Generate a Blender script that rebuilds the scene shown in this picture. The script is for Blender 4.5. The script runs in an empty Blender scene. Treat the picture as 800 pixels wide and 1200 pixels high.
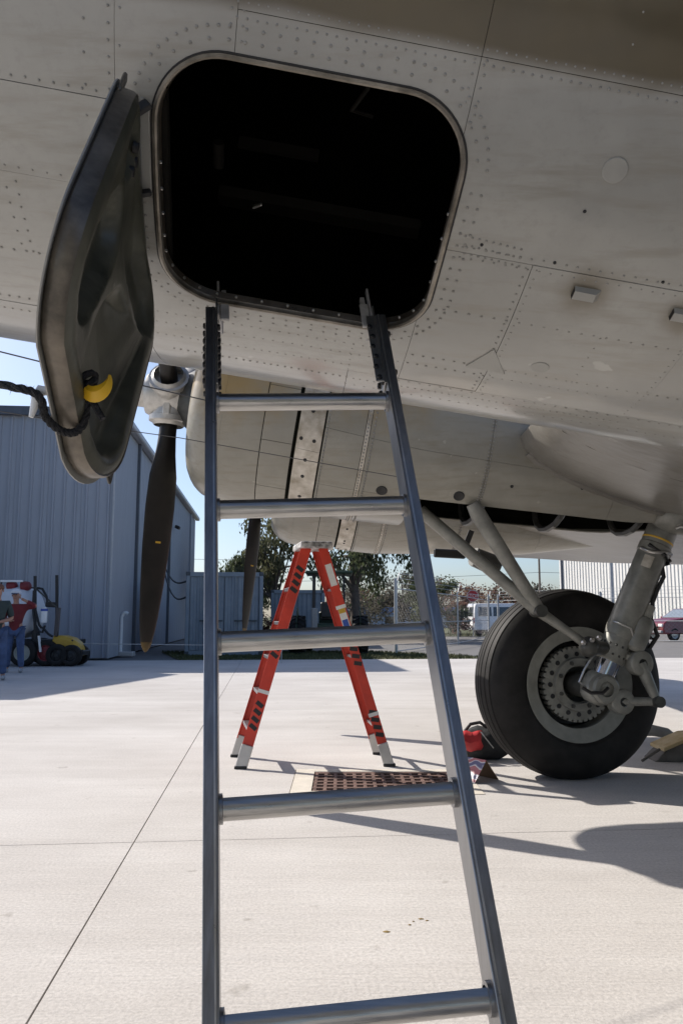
import bpy, bmesh, math, random
from mathutils import Vector, Matrix, Quaternion
R = math.radians
V = Vector
random.seed(7)
sc = bpy.context.scene
col = sc.collection

# ------------------------------------------------------------------ camera, sky, sun, exposure
CAMH, PITCH, FPX = 1.2, R(7.5), 933.0
cam_d = bpy.data.cameras.new('camera')
cam_d.sensor_fit = 'VERTICAL'; cam_d.sensor_height = 36.0; cam_d.lens = 36.0 * FPX / 1200.0
cam_d.clip_start = 0.05; cam_d.clip_end = 3000
cam = bpy.data.objects.new('camera', cam_d); col.objects.link(cam)
cam.location = (0, 0, CAMH); cam.rotation_euler = (R(90) + PITCH, 0, 0)
sc.camera = cam

SUN_EL = R(37.5)
SUN_AZ = R(56.5)                       # from +Y (view direction) towards -X
to_sun = V((-math.sin(SUN_AZ) * math.cos(SUN_EL), math.cos(SUN_AZ) * math.cos(SUN_EL), math.sin(SUN_EL)))
w = bpy.data.worlds.new('World'); sc.world = w; w.use_nodes = True
nt = w.node_tree; nt.nodes.clear()
sky = nt.nodes.new('ShaderNodeTexSky'); sky.sky_type = 'NISHITA'; sky.sun_disc = False
sky.sun_elevation = SUN_EL; sky.sun_rotation = -SUN_AZ
sky.air_density = 0.8; sky.dust_density = 1.6; sky.ozone_density = 3.0
bg = nt.nodes.new('ShaderNodeBackground'); bg.inputs[1].default_value = 0.115
wo = nt.nodes.new('ShaderNodeOutputWorld')
nt.links.new(sky.outputs[0], bg.inputs[0]); nt.links.new(bg.outputs[0], wo.inputs[0])
sl = bpy.data.lights.new('sun', 'SUN'); sl.energy = 4.4; sl.angle = R(0.53); sl.color = (1.0, 0.94, 0.86)
so = bpy.data.objects.new('sun', sl); col.objects.link(so)
so.rotation_euler = (-to_sun).to_track_quat('-Z', 'Y').to_euler(); so.location = to_sun * 60
sc.view_settings.view_transform = 'Standard'; sc.view_settings.look = 'None'
sc.view_settings.gamma = 1.0; sc.view_settings.use_curve_mapping = False
sc.view_settings.exposure = 0.50

CP, SP = math.cos(PITCH), math.sin(PITCH)
def ray(x, y):
    cx, cy = (x - 400) / FPX, (600 - y) / FPX
    return V((cx, CP - SP * cy, SP + CP * cy))
def P(x, y, Y):                        # world point at distance Y seen along the sight line of a photo pixel
    d = ray(x, y); return V((0, 0, CAMH)) + d * (Y / d.y)
def G(x, y, z=0.0):                    # the same, on a level surface
    d = ray(x, y); return V((0, 0, CAMH)) + d * ((z - CAMH) / d.z)

# ------------------------------------------------------------------ materials
MATS = {}
def mat(name, c, rough=0.5, metal=0.0, var=0.12, scale=6.0, bump=0.0, bscale=60.0, c2=None, stretch=None,
        pos=False, rvar=0.08, spec=0.5, bdist=0.01, emit=None, coat=0.0):
    if name in MATS: return MATS[name]
    m = bpy.data.materials.new(name); m.use_nodes = True; MATS[name] = m
    n, l = m.node_tree.nodes, m.node_tree.links
    b = n['Principled BSDF']
    b.inputs['Metallic'].default_value = metal
    b.inputs['Specular IOR Level'].default_value = spec
    if coat: b.inputs['Coat Weight'].default_value = coat
    if pos:
        tc = n.new('ShaderNodeNewGeometry'); src = tc.outputs['Position']
    else:
        tc = n.new('ShaderNodeTexCoord'); src = tc.outputs['Object']
    if stretch:
        mp = n.new('ShaderNodeMapping'); mp.inputs['Scale'].default_value = stretch
        l.new(src, mp.inputs[0]); src = mp.outputs[0]
    nz = n.new('ShaderNodeTexNoise'); nz.inputs['Scale'].default_value = scale; nz.inputs['Detail'].default_value = 6
    nz.inputs['Roughness'].default_value = 0.6
    l.new(src, nz.inputs['Vector'])
    rp = n.new('ShaderNodeValToRGB')
    a = [max(0, q * (1 - var)) for q in c]; d = [min(1, q * (1 + var)) for q in (c2 or c)]
    rp.color_ramp.elements[0].position = 0.3; rp.color_ramp.elements[1].position = 0.7
    rp.color_ramp.elements[0].color = (*a, 1); rp.color_ramp.elements[1].color = (*d, 1)
    l.new(nz.outputs['Fac'], rp.inputs[0]); l.new(rp.outputs[0], b.inputs['Base Color'])
    mr = n.new('ShaderNodeMapRange')
    mr.inputs['To Min'].default_value = max(0.02, rough - rvar); mr.inputs['To Max'].default_value = min(1, rough + rvar)
    l.new(nz.outputs['Fac'], mr.inputs[0]); l.new(mr.outputs[0], b.inputs['Roughness'])
    if bump:
        n2 = n.new('ShaderNodeTexNoise'); n2.inputs['Scale'].default_value = bscale; n2.inputs['Detail'].default_value = 4
        l.new(src, n2.inputs['Vector'])
        bp = n.new('ShaderNodeBump'); bp.inputs['Strength'].default_value = bump; bp.inputs['Distance'].default_value = bdist
        l.new(n2.outputs['Fac'], bp.inputs['Height']); l.new(bp.outputs[0], b.inputs['Normal'])
    if emit:
        b.inputs['Emission Color'].default_value = (*c, 1); b.inputs['Emission Strength'].default_value = emit
    return m

def concrete_mat():
    m = bpy.data.materials.new('broomed concrete'); m.use_nodes = True
    n, l = m.node_tree.nodes, m.node_tree.links; b = n['Principled BSDF']
    g = n.new('ShaderNodeNewGeometry')
    def noise(scale, stretch, detail=5, rough=0.6):
        mp = n.new('ShaderNodeMapping'); mp.inputs['Scale'].default_value = stretch; mp.inputs['Rotation'].default_value = (0, 0, R(-5))
        z = n.new('ShaderNodeTexNoise'); z.inputs['Scale'].default_value = scale; z.inputs['Detail'].default_value = detail
        z.inputs['Roughness'].default_value = rough
        l.new(g.outputs['Position'], mp.inputs[0]); l.new(mp.outputs[0], z.inputs['Vector']); return z
    broom = noise(3.0, (1.0, 26.0, 1.0), 6); blot = noise(0.5, (1, 1.6, 1), 5); grain = noise(70.0, (1, 1, 1), 3, 0.7)
    streak = noise(0.55, (0.6, 5, 1), 5); spot = noise(7.0, (1, 1, 1), 2, 0.5)
    def ramp(f, c0, c1, p0=0.3, p1=0.7):
        r = n.new('ShaderNodeValToRGB'); r.color_ramp.elements[0].position = p0; r.color_ramp.elements[1].position = p1
        r.color_ramp.elements[0].color = (*c0, 1); r.color_ramp.elements[1].color = (*c1, 1); l.new(f, r.inputs[0]); return r
    def mult(a, bb, f):
        x = n.new('ShaderNodeMix'); x.data_type = 'RGBA'; x.blend_type = 'MULTIPLY'; x.inputs[0].default_value = f
        l.new(a, x.inputs[6]); l.new(bb, x.inputs[7]); return x.outputs[2]
    c = ramp(blot.outputs[0], (0.54, 0.512, 0.484), (0.615, 0.59, 0.562)).outputs[0]
    c = mult(c, ramp(broom.outputs[0], (0.80, 0.80, 0.81), (1.06, 1.05, 1.04)).outputs[0], 0.5)
    c = mult(c, ramp(grain.outputs[0], (0.76, 0.76, 0.76), (1.07, 1.07, 1.07), 0.32, 0.62).outputs[0], 0.8)
    c = mult(c, ramp(streak.outputs[0], (0.84, 0.83, 0.82), (1.04, 1.04, 1.04), 0.35, 0.6).outputs[0], 0.4)
    c = mult(c, ramp(spot.outputs[0], (0.55, 0.53, 0.50), (1, 1, 1), 0.24, 0.31).outputs[0], 0.55)
    wear = noise(0.23, (1, 1, 1), 7, 0.65); oil = noise(1.7, (1, 1, 1), 3, 0.55)
    c = mult(c, ramp(wear.outputs[0], (0.86, 0.85, 0.84), (1.03, 1.03, 1.03), 0.38, 0.62).outputs[0], 0.9)
    c = mult(c, ramp(oil.outputs[0], (0.62, 0.60, 0.57), (1, 1, 1), 0.215, 0.29).outputs[0], 0.7)
    l.new(c, b.inputs['Base Color']); b.inputs['Roughness'].default_value = 0.86; b.inputs['Specular IOR Level'].default_value = 0.3
    add = n.new('ShaderNodeMath'); add.operation = 'ADD'
    l.new(broom.outputs[0], add.inputs[0]); l.new(grain.outputs[0], add.inputs[1])
    bp = n.new('ShaderNodeBump'); bp.inputs['Strength'].default_value = 0.35; bp.inputs['Distance'].default_value = 0.006
    l.new(add.outputs[0], bp.inputs['Height']); l.new(bp.outputs[0], b.inputs['Normal'])
    return m
CONCRETE = concrete_mat()

def skin_mat(name, base, olive=None, stains=(), th_edge=0.512, coat=0.6):
    """weathered aircraft paint; UV = (metres along the hull, angle/100)"""
    m = bpy.data.materials.new(name); m.use_nodes = True
    n, l = m.node_tree.nodes, m.node_tree.links; b = n['Principled BSDF']
    uv = n.new('ShaderNodeUVMap'); uv.uv_map = 'UVMap'
    tc = n.new('ShaderNodeTexCoord')
    def noise(scale, detail=5, stretch=(1, 1, 1), rough=0.6, src=None):
        mp = n.new('ShaderNodeMapping'); mp.inputs['Scale'].default_value = stretch
        z = n.new('ShaderNodeTexNoise'); z.inputs['Scale'].default_value = scale; z.inputs['Detail'].default_value = detail
        z.inputs['Roughness'].default_value = rough
        l.new(src or tc.outputs['Object'], mp.inputs[0]); l.new(mp.outputs[0], z.inputs['Vector']); return z.outputs['Fac']
    def mixc(f, a, bb, bt='MIX'):
        x = n.new('ShaderNodeMix'); x.data_type = 'RGBA'; x.blend_type = bt
        if isinstance(f, float): x.inputs[0].default_value = f
        else: l.new(f, x.inputs[0])
        for i, q in ((6, a), (7, bb)):
            if isinstance(q, tuple): x.inputs[i].default_value = (*q, 1)
            else: l.new(q, x.inputs[i])
        return x.outputs[2]
    def smooth(f, lo, hi):
        r = n.new('ShaderNodeMapRange'); r.interpolation_type = 'SMOOTHSTEP'
        r.inputs['From Min'].default_value = lo; r.inputs['From Max'].default_value = hi; l.new(f, r.inputs[0]); return r.outputs[0]
    big = noise(2.2, 4); fine = noise(38.0, 6, (1, 1, 1), 0.7); streak = noise(3.0, 5, (1.2, 9, 9)); chips = noise(9.0, 3, (1, 1, 1), 0.5)
    c = mixc(smooth(big, 0.3, 0.7), tuple(q * 0.88 for q in base), tuple(min(1, q * 1.10) for q in base))
    c = mixc(smooth(streak, 0.45, 0.72), c, tuple(q * f for q, f in zip(base, (0.86, 0.83, 0.78))))
    c = mixc(smooth(fine, 0.45, 0.85), c, tuple(q * 0.88 for q in base))
    c = mixc(smooth(chips, 0.70, 0.73), c, tuple(min(1, q * 1.25) for q in base))
    sep = n.new('ShaderNodeSeparateXYZ'); l.new(uv.outputs[0], sep.inputs[0])
    if olive:
        wav = noise(2.6, 3, (1, 0.4, 1), 0.5, uv.outputs[0])
        ma = n.new('ShaderNodeMath'); ma.operation = 'MULTIPLY_ADD'; ma.inputs[1].default_value = 0.03; ma.inputs[2].default_value = -0.015
        l.new(wav, ma.inputs[0])
        ad = n.new('ShaderNodeMath'); ad.operation = 'ADD'; l.new(sep.outputs[1], ad.inputs[0]); l.new(ma.outputs[0], ad.inputs[1])
        oc = mixc(smooth(big, 0.3, 0.7), tuple(q * 0.8 for q in olive), tuple(q * 1.2 for q in olive))
        c = mixc(smooth(ad.outputs[0], th_edge - 0.006, th_edge + 0.014), c, oc)
    for (s, t, r, sc_, stc, amt) in stains:
        vm = n.new('ShaderNodeVectorMath'); vm.operation = 'SUBTRACT'; vm.inputs[1].default_value = (s, t, 0); l.new(uv.outputs[0], vm.inputs[0])
        vs = n.new('ShaderNodeVectorMath'); vs.operation = 'MULTIPLY'; vs.inputs[1].default_value = sc_; l.new(vm.outputs[0], vs.inputs[0])
        ln = n.new('ShaderNodeVectorMath'); ln.operation = 'LENGTH'; l.new(vs.outputs[0], ln.inputs[0])
        nn = n.new('ShaderNodeMath'); nn.operation = 'MULTIPLY_ADD'; nn.inputs[1].default_value = r * 0.9; l.new(noise(6.0, 4), nn.inputs[0]); l.new(ln.outputs['Value'], nn.inputs[2])
        f = smooth(nn.outputs[0], r * 0.55, r * 1.5)
        iv = n.new('ShaderNodeMath'); iv.operation = 'MULTIPLY_ADD'; iv.inputs[1].default_value = -amt; iv.inputs[2].default_value = amt; l.new(f, iv.inputs[0])
        c = mixc(iv.outputs[0], c, stc)
    l.new(c, b.inputs['Base Color'])
    rr = n.new('ShaderNodeMapRange'); b.inputs['Coat Weight'].default_value = coat; b.inputs['Coat Roughness'].default_value = 0.13; rr.inputs['To Min'].default_value = 0.24; rr.inputs['To Max'].default_value = 0.46; l.new(big, rr.inputs[0]); l.new(rr.outputs[0], b.inputs['Roughness'])
    b1 = n.new('ShaderNodeBump'); b1.inputs['Strength'].default_value = 0.35; b1.inputs['Distance'].default_value = 0.02; l.new(noise(5.0, 2), b1.inputs['Height'])
    b2 = n.new('ShaderNodeBump'); b2.inputs['Strength'].default_value = 0.08; b2.inputs['Distance'].default_value = 0.003; l.new(fine, b2.inputs['Height'])
    l.new(b1.outputs[0], b2.inputs['Normal']); l.new(b2.outputs[0], b.inputs['Normal'])
    return m

GREY = (0.318, 0.313, 0.290)
HULL = skin_mat('weathered hull paint', GREY, olive=(0.068, 0.050, 0.019),
                stains=((0.70, 0.286, 0.085, (1, 1.6, 1), (0.15, 0.125, 0.085), 0.9), (0.95, 0.275, 0.075, (1, 1.6, 1), (0.15, 0.125, 0.085), 0.9),
                        (0.10, 0.035, 0.06, (0.7, 1.8, 1), (0.27, 0.21, 0.18), 0.75), (0.55, 0.05, 0.10, (0.5, 2.4, 1), (0.42, 0.395, 0.35), 0.7)))
NACP = skin_mat('weathered nacelle paint', (0.275, 0.262, 0.222), coat=0.2,
                stains=((0.5, 0.95, 0.35, (0.55, 1, 1), (0.30, 0.20, 0.07), 0.9), (1.5, 1.05, 0.30, (0.55, 1, 1), (0.30, 0.20, 0.07), 0.85), (2.0, 0.30, 0.12, (0.6, 1, 1), (0.52, 0.49, 0.44), 0.7)))
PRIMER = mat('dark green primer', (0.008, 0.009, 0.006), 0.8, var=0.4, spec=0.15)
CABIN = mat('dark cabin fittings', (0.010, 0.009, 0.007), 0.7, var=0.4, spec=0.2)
RIVET = mat('rivet grey', (0.27, 0.262, 0.24), 0.45, var=0.2, scale=30)
BARE = mat('bare stained aluminium', (0.40, 0.35, 0.27), 0.45, 0.35, var=0.3, scale=9, c2=(0.52, 0.49, 0.44), bump=0.15, bscale=40)
FRAME = mat('worn bronze frame metal', (0.14, 0.12, 0.092), 0.36, 0.5, var=0.4, scale=12, c2=(0.25, 0.225, 0.19))
STEEL = mat('bare steel', (0.55, 0.54, 0.52), 0.3, 0.9, var=0.2, scale=15)
CHROME = mat('chromed piston', (0.50, 0.52, 0.58), 0.12, 1.0, var=0.05)
ALU = mat('brushed ladder aluminium', (0.29, 0.29, 0.295), 0.33, 0.85, var=0.20, scale=6, stretch=(16, 6, 0.7), bump=0.06, bscale=10)
ALUR = mat('brushed rung aluminium', (0.44, 0.43, 0.415), 0.30, 0.88, var=0.20, scale=6, stretch=(0.6, 16, 16), bump=0.06, bscale=10)
BLACK = mat('black fittings', (0.012, 0.012, 0.013), 0.5, var=0.3)
RUBBER = mat('tyre rubber', (0.010, 0.0095, 0.009), 0.65, var=0.35, scale=7, c2=(0.018, 0.0165, 0.0155), bump=0.1, bscale=25, spec=0.25)
GEAR = mat('landing gear grey', (0.185, 0.185, 0.165), 0.42, 0.15, var=0.25, scale=8, c2=(0.225, 0.22, 0.195), bump=0.05, bscale=30)
GEARD = mat('oily gear grey', (0.055, 0.055, 0.05), 0.45, 0.2, var=0.4, scale=14)
PROP = mat('prop blade paint', (0.0105, 0.0100, 0.0095), 0.42, var=0.35, scale=4, c2=(0.018, 0.0155, 0.0135), spec=0.3)
HUBM = mat('prop hub metal', (0.52, 0.50, 0.46), 0.38, 0.35, var=0.25, scale=12)
YELLOW = mat('yellow paint', (0.55, 0.33, 0.03), 0.5, var=0.2)
DOORIN = mat('drab door pan', (0.066, 0.068, 0.047), 0.36, 0.2, var=0.3, scale=7, c2=(0.112, 0.108, 0.08), bump=0.12, bscale=40, rvar=0.12)
DOORRIM = mat('drab door rim', (0.075, 0.068, 0.056), 0.36, 0.45, var=0.4, scale=14, c2=(0.15, 0.13, 0.105), bump=0.08, bscale=60, rvar=0.12)
GLASS = mat('dark window glass', (0.02, 0.025, 0.03), 0.06, var=0.1, spec=0.8)
WHITEP = mat('white paint', (0.76, 0.76, 0.75), 0.4, var=0.05)
CHALK = mat('white plastic', (0.78, 0.78, 0.77), 0.35, var=0.06)

# ------------------------------------------------------------------ mesh builder
class MB:
    def __init__(s): s.v = []; s.f = []; s.uv = None
    def add(s, vs, fs):
        o = len(s.v); s.v += [V(q) for q in vs]; s.f += [tuple(i + o for i in f) for f in fs]; return s
    def box(s, c, d, m=None):
        c = V(c); h = [q / 2 for q in d]; m = m or Matrix.Identity(3)
        vs = [c + m @ V((x * h[0], y * h[1], z * h[2])) for x in (-1, 1) for y in (-1, 1) for z in (-1, 1)]
        return s.add(vs, [(0, 1, 3, 2), (4, 6, 7, 5), (0, 4, 5, 1), (2, 3, 7, 6), (0, 2, 6, 4), (1, 5, 7, 3)])
    def bbox(s, a, b): a, b = V(a), V(b); return s.box((a + b) / 2, [abs(q) for q in (b - a)])
    def bar(s, p0, p1, wx, wy, up=(0, 0, 1)):
        p0, p1 = V(p0), V(p1); d = (p1 - p0); z = d.normalized(); u = V(up)
        x = u.cross(z)
        if x.length < 1e-4: x = V((1, 0, 0)).cross(z)
        x.normalize(); y = z.cross(x)
        m = Matrix((x, y, z)).transposed()
        return s.box((p0 + p1) / 2, (wx, wy, d.length), m)
    def cyl(s, p0, p1, r0, r1=None, n=16, cap=True):
        p0, p1 = V(p0), V(p1); r1 = r0 if r1 is None else r1
        return s.tube([p0, p1], [r0, r1], n, cap)
    def tube(s, pts, r, n=8, cap=True, closed=False):
        pts = [V(q) for q in pts]; k = len(pts); r = r if isinstance(r, (list, tuple)) else [r] * k
        vs, fs = [], []; pu = None
        for i, q in enumerate(pts):
            t = (pts[(i + 1) % k] - pts[i - 1]) if closed else (pts[min(i + 1, k - 1)] - pts[max(i - 1, 0)])
            t.normalize()
            if pu is None:
                a = V((0, 0, 1)) if abs(t.z) < 0.9 else V((1, 0, 0)); u = a.cross(t).normalized()
            else:
                u = (pu - t * pu.dot(t)).normalized()
            pu = u; b = t.cross(u)
            vs += [q + (u * math.cos(2 * math.pi * j / n) + b * math.sin(2 * math.pi * j / n)) * r[i] for j in range(n)]
        m = k if closed else k - 1
        for i in range(m):
            for j in range(n):
                a, b = i * n + j, i * n + (j + 1) % n; c, d = ((i + 1) % k) * n + (j + 1) % n, ((i + 1) % k) * n + j
                fs.append((a, b, c, d))
        if cap and not closed: fs.append(tuple(range(n - 1, -1, -1))); fs.append(tuple((k - 1) * n + j for j in range(n)))
        return s.add(vs, fs)
    def lathe(s, prof, c, axis, n=32, a0=0, a1=None, closed=False):
        """prof: (radius, offset along axis)"""
        c = V(c); ax = V(axis).normalized(); a = V((0, 0, 1)) if abs(ax.z) < 0.9 else V((1, 0, 0)); u = a.cross(ax).normalized(); b = ax.cross(u)
        full = a1 is None; a1 = 2 * math.pi if full else a1; m = n if full else n + 1; vs, fs = [], []; k = len(prof)
        for j in range(m):
            t = a0 + (a1 - a0) * j / n; d = u * math.cos(t) + b * math.sin(t)
            vs += [c + d * r + ax * h for r, h in prof]
        for j in range(n):
            for i in range(k if closed else k - 1):
                i2 = (i + 1) % k; j2 = (j + 1) % m
                fs.append((j * k + i, j2 * k + i, j2 * k + i2, j * k + i2))
        return s.add(vs, fs)
    def loft(s, rings, closed=True, cap=True):
        n = len(rings[0]); vs = [q for r in rings for q in r]; fs = []
        for i in range(len(rings) - 1):
            for j in range(n if closed else n - 1):
                j2 = (j + 1) % n; fs.append((i * n + j, i * n + j2, (i + 1) * n + j2, (i + 1) * n + j))
        if cap: fs.append(tuple(range(n - 1, -1, -1))); fs.append(tuple((len(rings) - 1) * n + j for j in range(n)))
        return s.add(vs, fs)
    def prism(s, poly, off):
        poly = [V(q) for q in poly]; off = V(off); n = len(poly)
        return s.add(poly + [q + off for q in poly], [tuple(range(n - 1, -1, -1)), tuple(range(n, 2 * n))] + [(i, (i + 1) % n, n + (i + 1) % n, n + i) for i in range(n)])
    def sphere(s, c, r, n=10, m=8, sc_=(1, 1, 1), rot=None):
        c = V(c); rot = rot or Matrix.Identity(3); rings = []
        for i in range(m + 1):
            t = math.pi * (0.02 + 0.96 * i / m)
            rings.append([c + rot @ V((math.sin(t) * math.cos(2 * math.pi * j / n) * r * sc_[0], math.sin(t) * math.sin(2 * math.pi * j / n) * r * sc_[1], -math.cos(t) * r * sc_[2])) for j in range(n)])
        return s.loft(rings)
    def build(s, name, m, parent=None, smooth=False, bevel=0, origin=None, angle=40, seg=1):
        me = bpy.data.meshes.new(name); o0 = V(origin) if origin else V((0, 0, 0))
        me.from_pydata([q - o0 for q in s.v], [], s.f)
        if s.uv:
            ul = me.uv_layers.new(name='UVMap')
            for lp in me.loops: ul.data[lp.index].uv = s.uv[lp.vertex_index]
        bm = bmesh.new(); bm.from_mesh(me); bmesh.ops.recalc_face_normals(bm, faces=bm.faces); bm.to_mesh(me); bm.free()
        me.materials.append(m)
        if smooth:
            me.polygons.foreach_set('use_smooth', [True] * len(me.polygons))
            me.set_sharp_from_angle(angle=R(angle))
        ob = bpy.data.objects.new(name, me); col.objects.link(ob)
        ob.location = o0
        if bevel:
            bv = ob.modifiers.new('bevel', 'BEVEL'); bv.width = bevel; bv.segments = seg; bv.limit_method = 'ANGLE'; bv.angle_limit = R(50)
        if parent is not None: attach(ob, parent)
        return ob
def wmat(o):
    m = o.matrix_basis.copy()
    if o.parent: m = wmat(o.parent) @ o.matrix_parent_inverse @ m
    return m
def attach(o, parent):
    o.parent = parent; o.matrix_parent_inverse = wmat(parent).inverted()
def tag(o, label=None, cat=None, group=None, kind=None):
    if label: o['label'] = label
    if cat: o['category'] = cat
    if group: o['group'] = group
    if kind: o['kind'] = kind
    return o
def thing(name, label, cat, loc=(0, 0, 0), group=None):
    o = bpy.data.objects.new(name, None); o.empty_display_size = 0.2; col.objects.link(o); o.location = loc
    return tag(o, label, cat, group)
def clone(o, parent=None, **kw):
    c = o.copy(); col.objects.link(c)
    if parent is not None: c.parent = parent; c.matrix_parent_inverse = o.matrix_parent_inverse
    for ch in list(o.children): clone(ch, c)
    tag(c, **kw); return c
def lin(a, b, t): return a + (b - a) * t
def interp(x, tab):
    for (x0, y0), (x1, y1) in zip(tab, tab[1:]):
        if x <= x1: return lin(y0, y1, max(0, min(1, (x - x0) / (x1 - x0))))
    return tab[-1][1]
def rotm(axis, a): return Matrix.Rotation(a, 3, V(axis))

# ================================================================== the setting: ground
VY = V((-0.092, 1, 0)).normalized(); VX = V((VY.y, -VY.x, 0))        # the airfield's own grid
J0 = V((-1.113, 4.47, 0))                                            # where two slab joints cross
GRASSM = mat('grass ground', (0.055, 0.075, 0.022), 0.9, var=0.35, scale=1.2, c2=(0.10, 0.095, 0.04), pos=True, bump=0.5, bscale=15, bdist=0.04)
ASPH = mat('worn asphalt', (0.16, 0.152, 0.145), 0.9, var=0.15, scale=1.5, pos=True, bump=0.3, bscale=60)
SEAL = mat('joint sealant', (0.05, 0.048, 0.045), 0.8, pos=True)
def sheet(name, x0, x1, y0, y1, z, m):
    b = MB(); b.add([(x0, y0, z), (x1, y0, z), (x1, y1, z), (x0, y1, z)], [(0, 1, 2, 3)])
    return tag(b.build(name, m), kind='structure')
sheet('ground', -900, 900, -700, 1500, -0.06, GRASSM)
sheet('asphalt_lot', -40, 110, -9, 58, -0.035, ASPH)
SL = 6.1
ap = MB()
ap.add([J0 + VX * a + VY * b_ + V((0, 0, -0.022)) for a, b_ in ((-7 * SL, -2 * SL), (7 * SL, -2 * SL), (7 * SL, 3 * SL), (-7 * SL, 3 * SL))], [(0, 1, 2, 3)])
apron = tag(ap.build('concrete_apron', SEAL), kind='structure')
slab_me = None
DR0, DR1 = V((-0.36, 5.62, 0)), V((0.98, 6.52, 0))                   # drain pocket in the slab
for i in range(-7, 7):
    for j in range(-2, 3):
        g = 0.0035
        o = J0 + VX * (i * SL) + VY * (j * SL)
        if (i, j) == (0, 0):                                        # the slab with the drain opening
            b = MB(); c4 = [o + VX * a + VY * q for a, q in ((g, g), (SL - g, g), (SL - g, SL - g), (g, SL - g))]
            h4 = [V((DR0.x, DR0.y, 0)), V((DR1.x, DR0.y, 0)), V((DR1.x, DR1.y, 0)), V((DR0.x, DR1.y, 0))]
            vs = c4 + h4; dz = V((0, 0, -0.02)); vs = vs + [q + dz for q in vs]
            fs = [(k, (k + 1) % 4, 4 + (k + 1) % 4, 4 + k) for k in range(4)] + [(k, (k + 1) % 4, 8 + (k + 1) % 4, 8 + k) for k in range(4)] + [(4 + k, 4 + (k + 1) % 4, 12 + (k + 1) % 4, 12 + k) for k in range(4)]
            b.add(vs, fs); b.build('slab', CONCRETE, apron); continue
        if slab_me is None:
            b = MB(); b.bbox((g, g, -0.02), (SL - g, SL - g, 0)); ob = b.build('slab', CONCRETE); slab_me = ob.data
        else:
            ob = bpy.data.objects.new('slab', slab_me); col.objects.link(ob)
        ob.location = o; ob.rotation_euler = (0, 0, math.atan2(VX.y, VX.x)); attach(ob, apron)

def grass_patch(name, poly, label, n, hh=0.07):
    b = MB(); b.add([V((x, y, -0.012)) for x, y in poly], [tuple(range(len(poly)))])
    xs = [q[0] for q in poly]; ys = [q[1] for q in poly]; k = 0
    def inside(x, y):
        c = False
        for (x0, y0), (x1, y1) in zip(poly, poly[1:] + poly[:1]):
            if (y0 > y) != (y1 > y) and x < (x1 - x0) * (y - y0) / (y1 - y0) + x0: c = not c
        return c
    rnd = random.Random(3)
    while k < n:
        x, y = rnd.uniform(min(xs), max(xs)), rnd.uniform(min(ys), max(ys))
        if not inside(x, y): continue
        a = rnd.uniform(0, 6.28); h = hh * rnd.uniform(0.5, 1.3); d = V((math.cos(a), math.sin(a), 0)) * 0.018; t = V((rnd.uniform(-.03, .03), rnd.uniform(-.03, .03), h))
        q = V((x, y, -0.012)); b.add([q - d, q + d, q + t], [(0, 1, 2)]); k += 1
    return tag(b.build(name, GRASSM), label, 'grass', kind='stuff')
def lot(a, c): q = J0 + VX * a + VY * c; return (q.x, q.y)
grass_patch('grass', [(-4.6, 22.9), (3.6, 23.4), (4.4, 24.4), (3.8, 25.6), (1.2, 28.5), (-6.3, 28.2)], 'short grass strip between the apron and the container', 9000)
grass_patch('grass', [(-2, 50), (9.5, 51), (12, 56), (-2, 62)], 'sunlit verge grass beyond the chain link fence', 3000, 0.15)

# ================================================================== hangar
CLAD = mat('grey blue steel cladding', (0.345, 0.36, 0.40), 0.45, 0.1, var=0.08, scale=1.2, stretch=(3, 3, 0.4))
CLADD = mat('dark trim steel', (0.10, 0.11, 0.13), 0.5, 0.1)
CLADL = mat('pale eave trim steel', (0.45, 0.45, 0.46), 0.45, 0.1, var=0.1)
HC = V((-6.72, 23.35, 0)); HH = 7.25; HL = 26.0; HWID = 30.0
hangar = thing('hangar', 'large grey blue corrugated steel hangar with eave gutter', 'hangar', HC)
b = MB()
core = [HC - VX * 0.06 + VY * 0.06, HC - VX * 0.06 + VY * (HL - 0.06), HC - VX * (HWID - 0.06) + VY * (HL - 0.06), HC - VX * (HWID - 0.06) + VY * 0.06]
b.prism([q.copy() for q in core], (0, 0, HH - 0.05)); wall = b.build('wall', CLAD, hangar)
def panel_mesh(wd, nr, h, depth=0.035, rw=0.05):
    """profiled cladding sheet in local x (width), y out (negative), z up"""
    b = MB(); pr = [(0.004, 0)]; st = wd / nr
    for k in range(nr):
        c = (k + 0.5) * st; pr += [(c - rw, 0), (c - rw * 0.5, -depth), (c + rw * 0.5, -depth), (c + rw, 0)]
    pr.append((wd - 0.004, 0)); n = len(pr)
    vs = [V((x, y, 0.02)) for x, y in pr] + [V((x, y, h)) for x, y in pr]
    b.add(vs, [(i, i + 1, n + i + 1, n + i) for i in range(n - 1)])
    return b
def place_panels(start, direction, count, wd, nr, h, m, depth, rw, name='wall_panel'):
    me = None; rz = math.atan2(direction.y, direction.x)
    for k in range(count):
        if me is None: ob = panel_mesh(wd, nr, h, depth, rw).build(name, m); me = ob.data
        else: ob = bpy.data.objects.new(name, me); col.objects.link(ob)
        ob.location = start + direction * (k * wd); ob.rotation_euler = (0, 0, rz); attach(ob, wall)
# front wall runs to the left of the corner: sheets set left to right so that their ribs face the viewer
place_panels(HC - VX * 24.0, VX, 25, 0.96, 3, HH - 0.1, CLAD, 0.05, 0.045)
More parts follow.
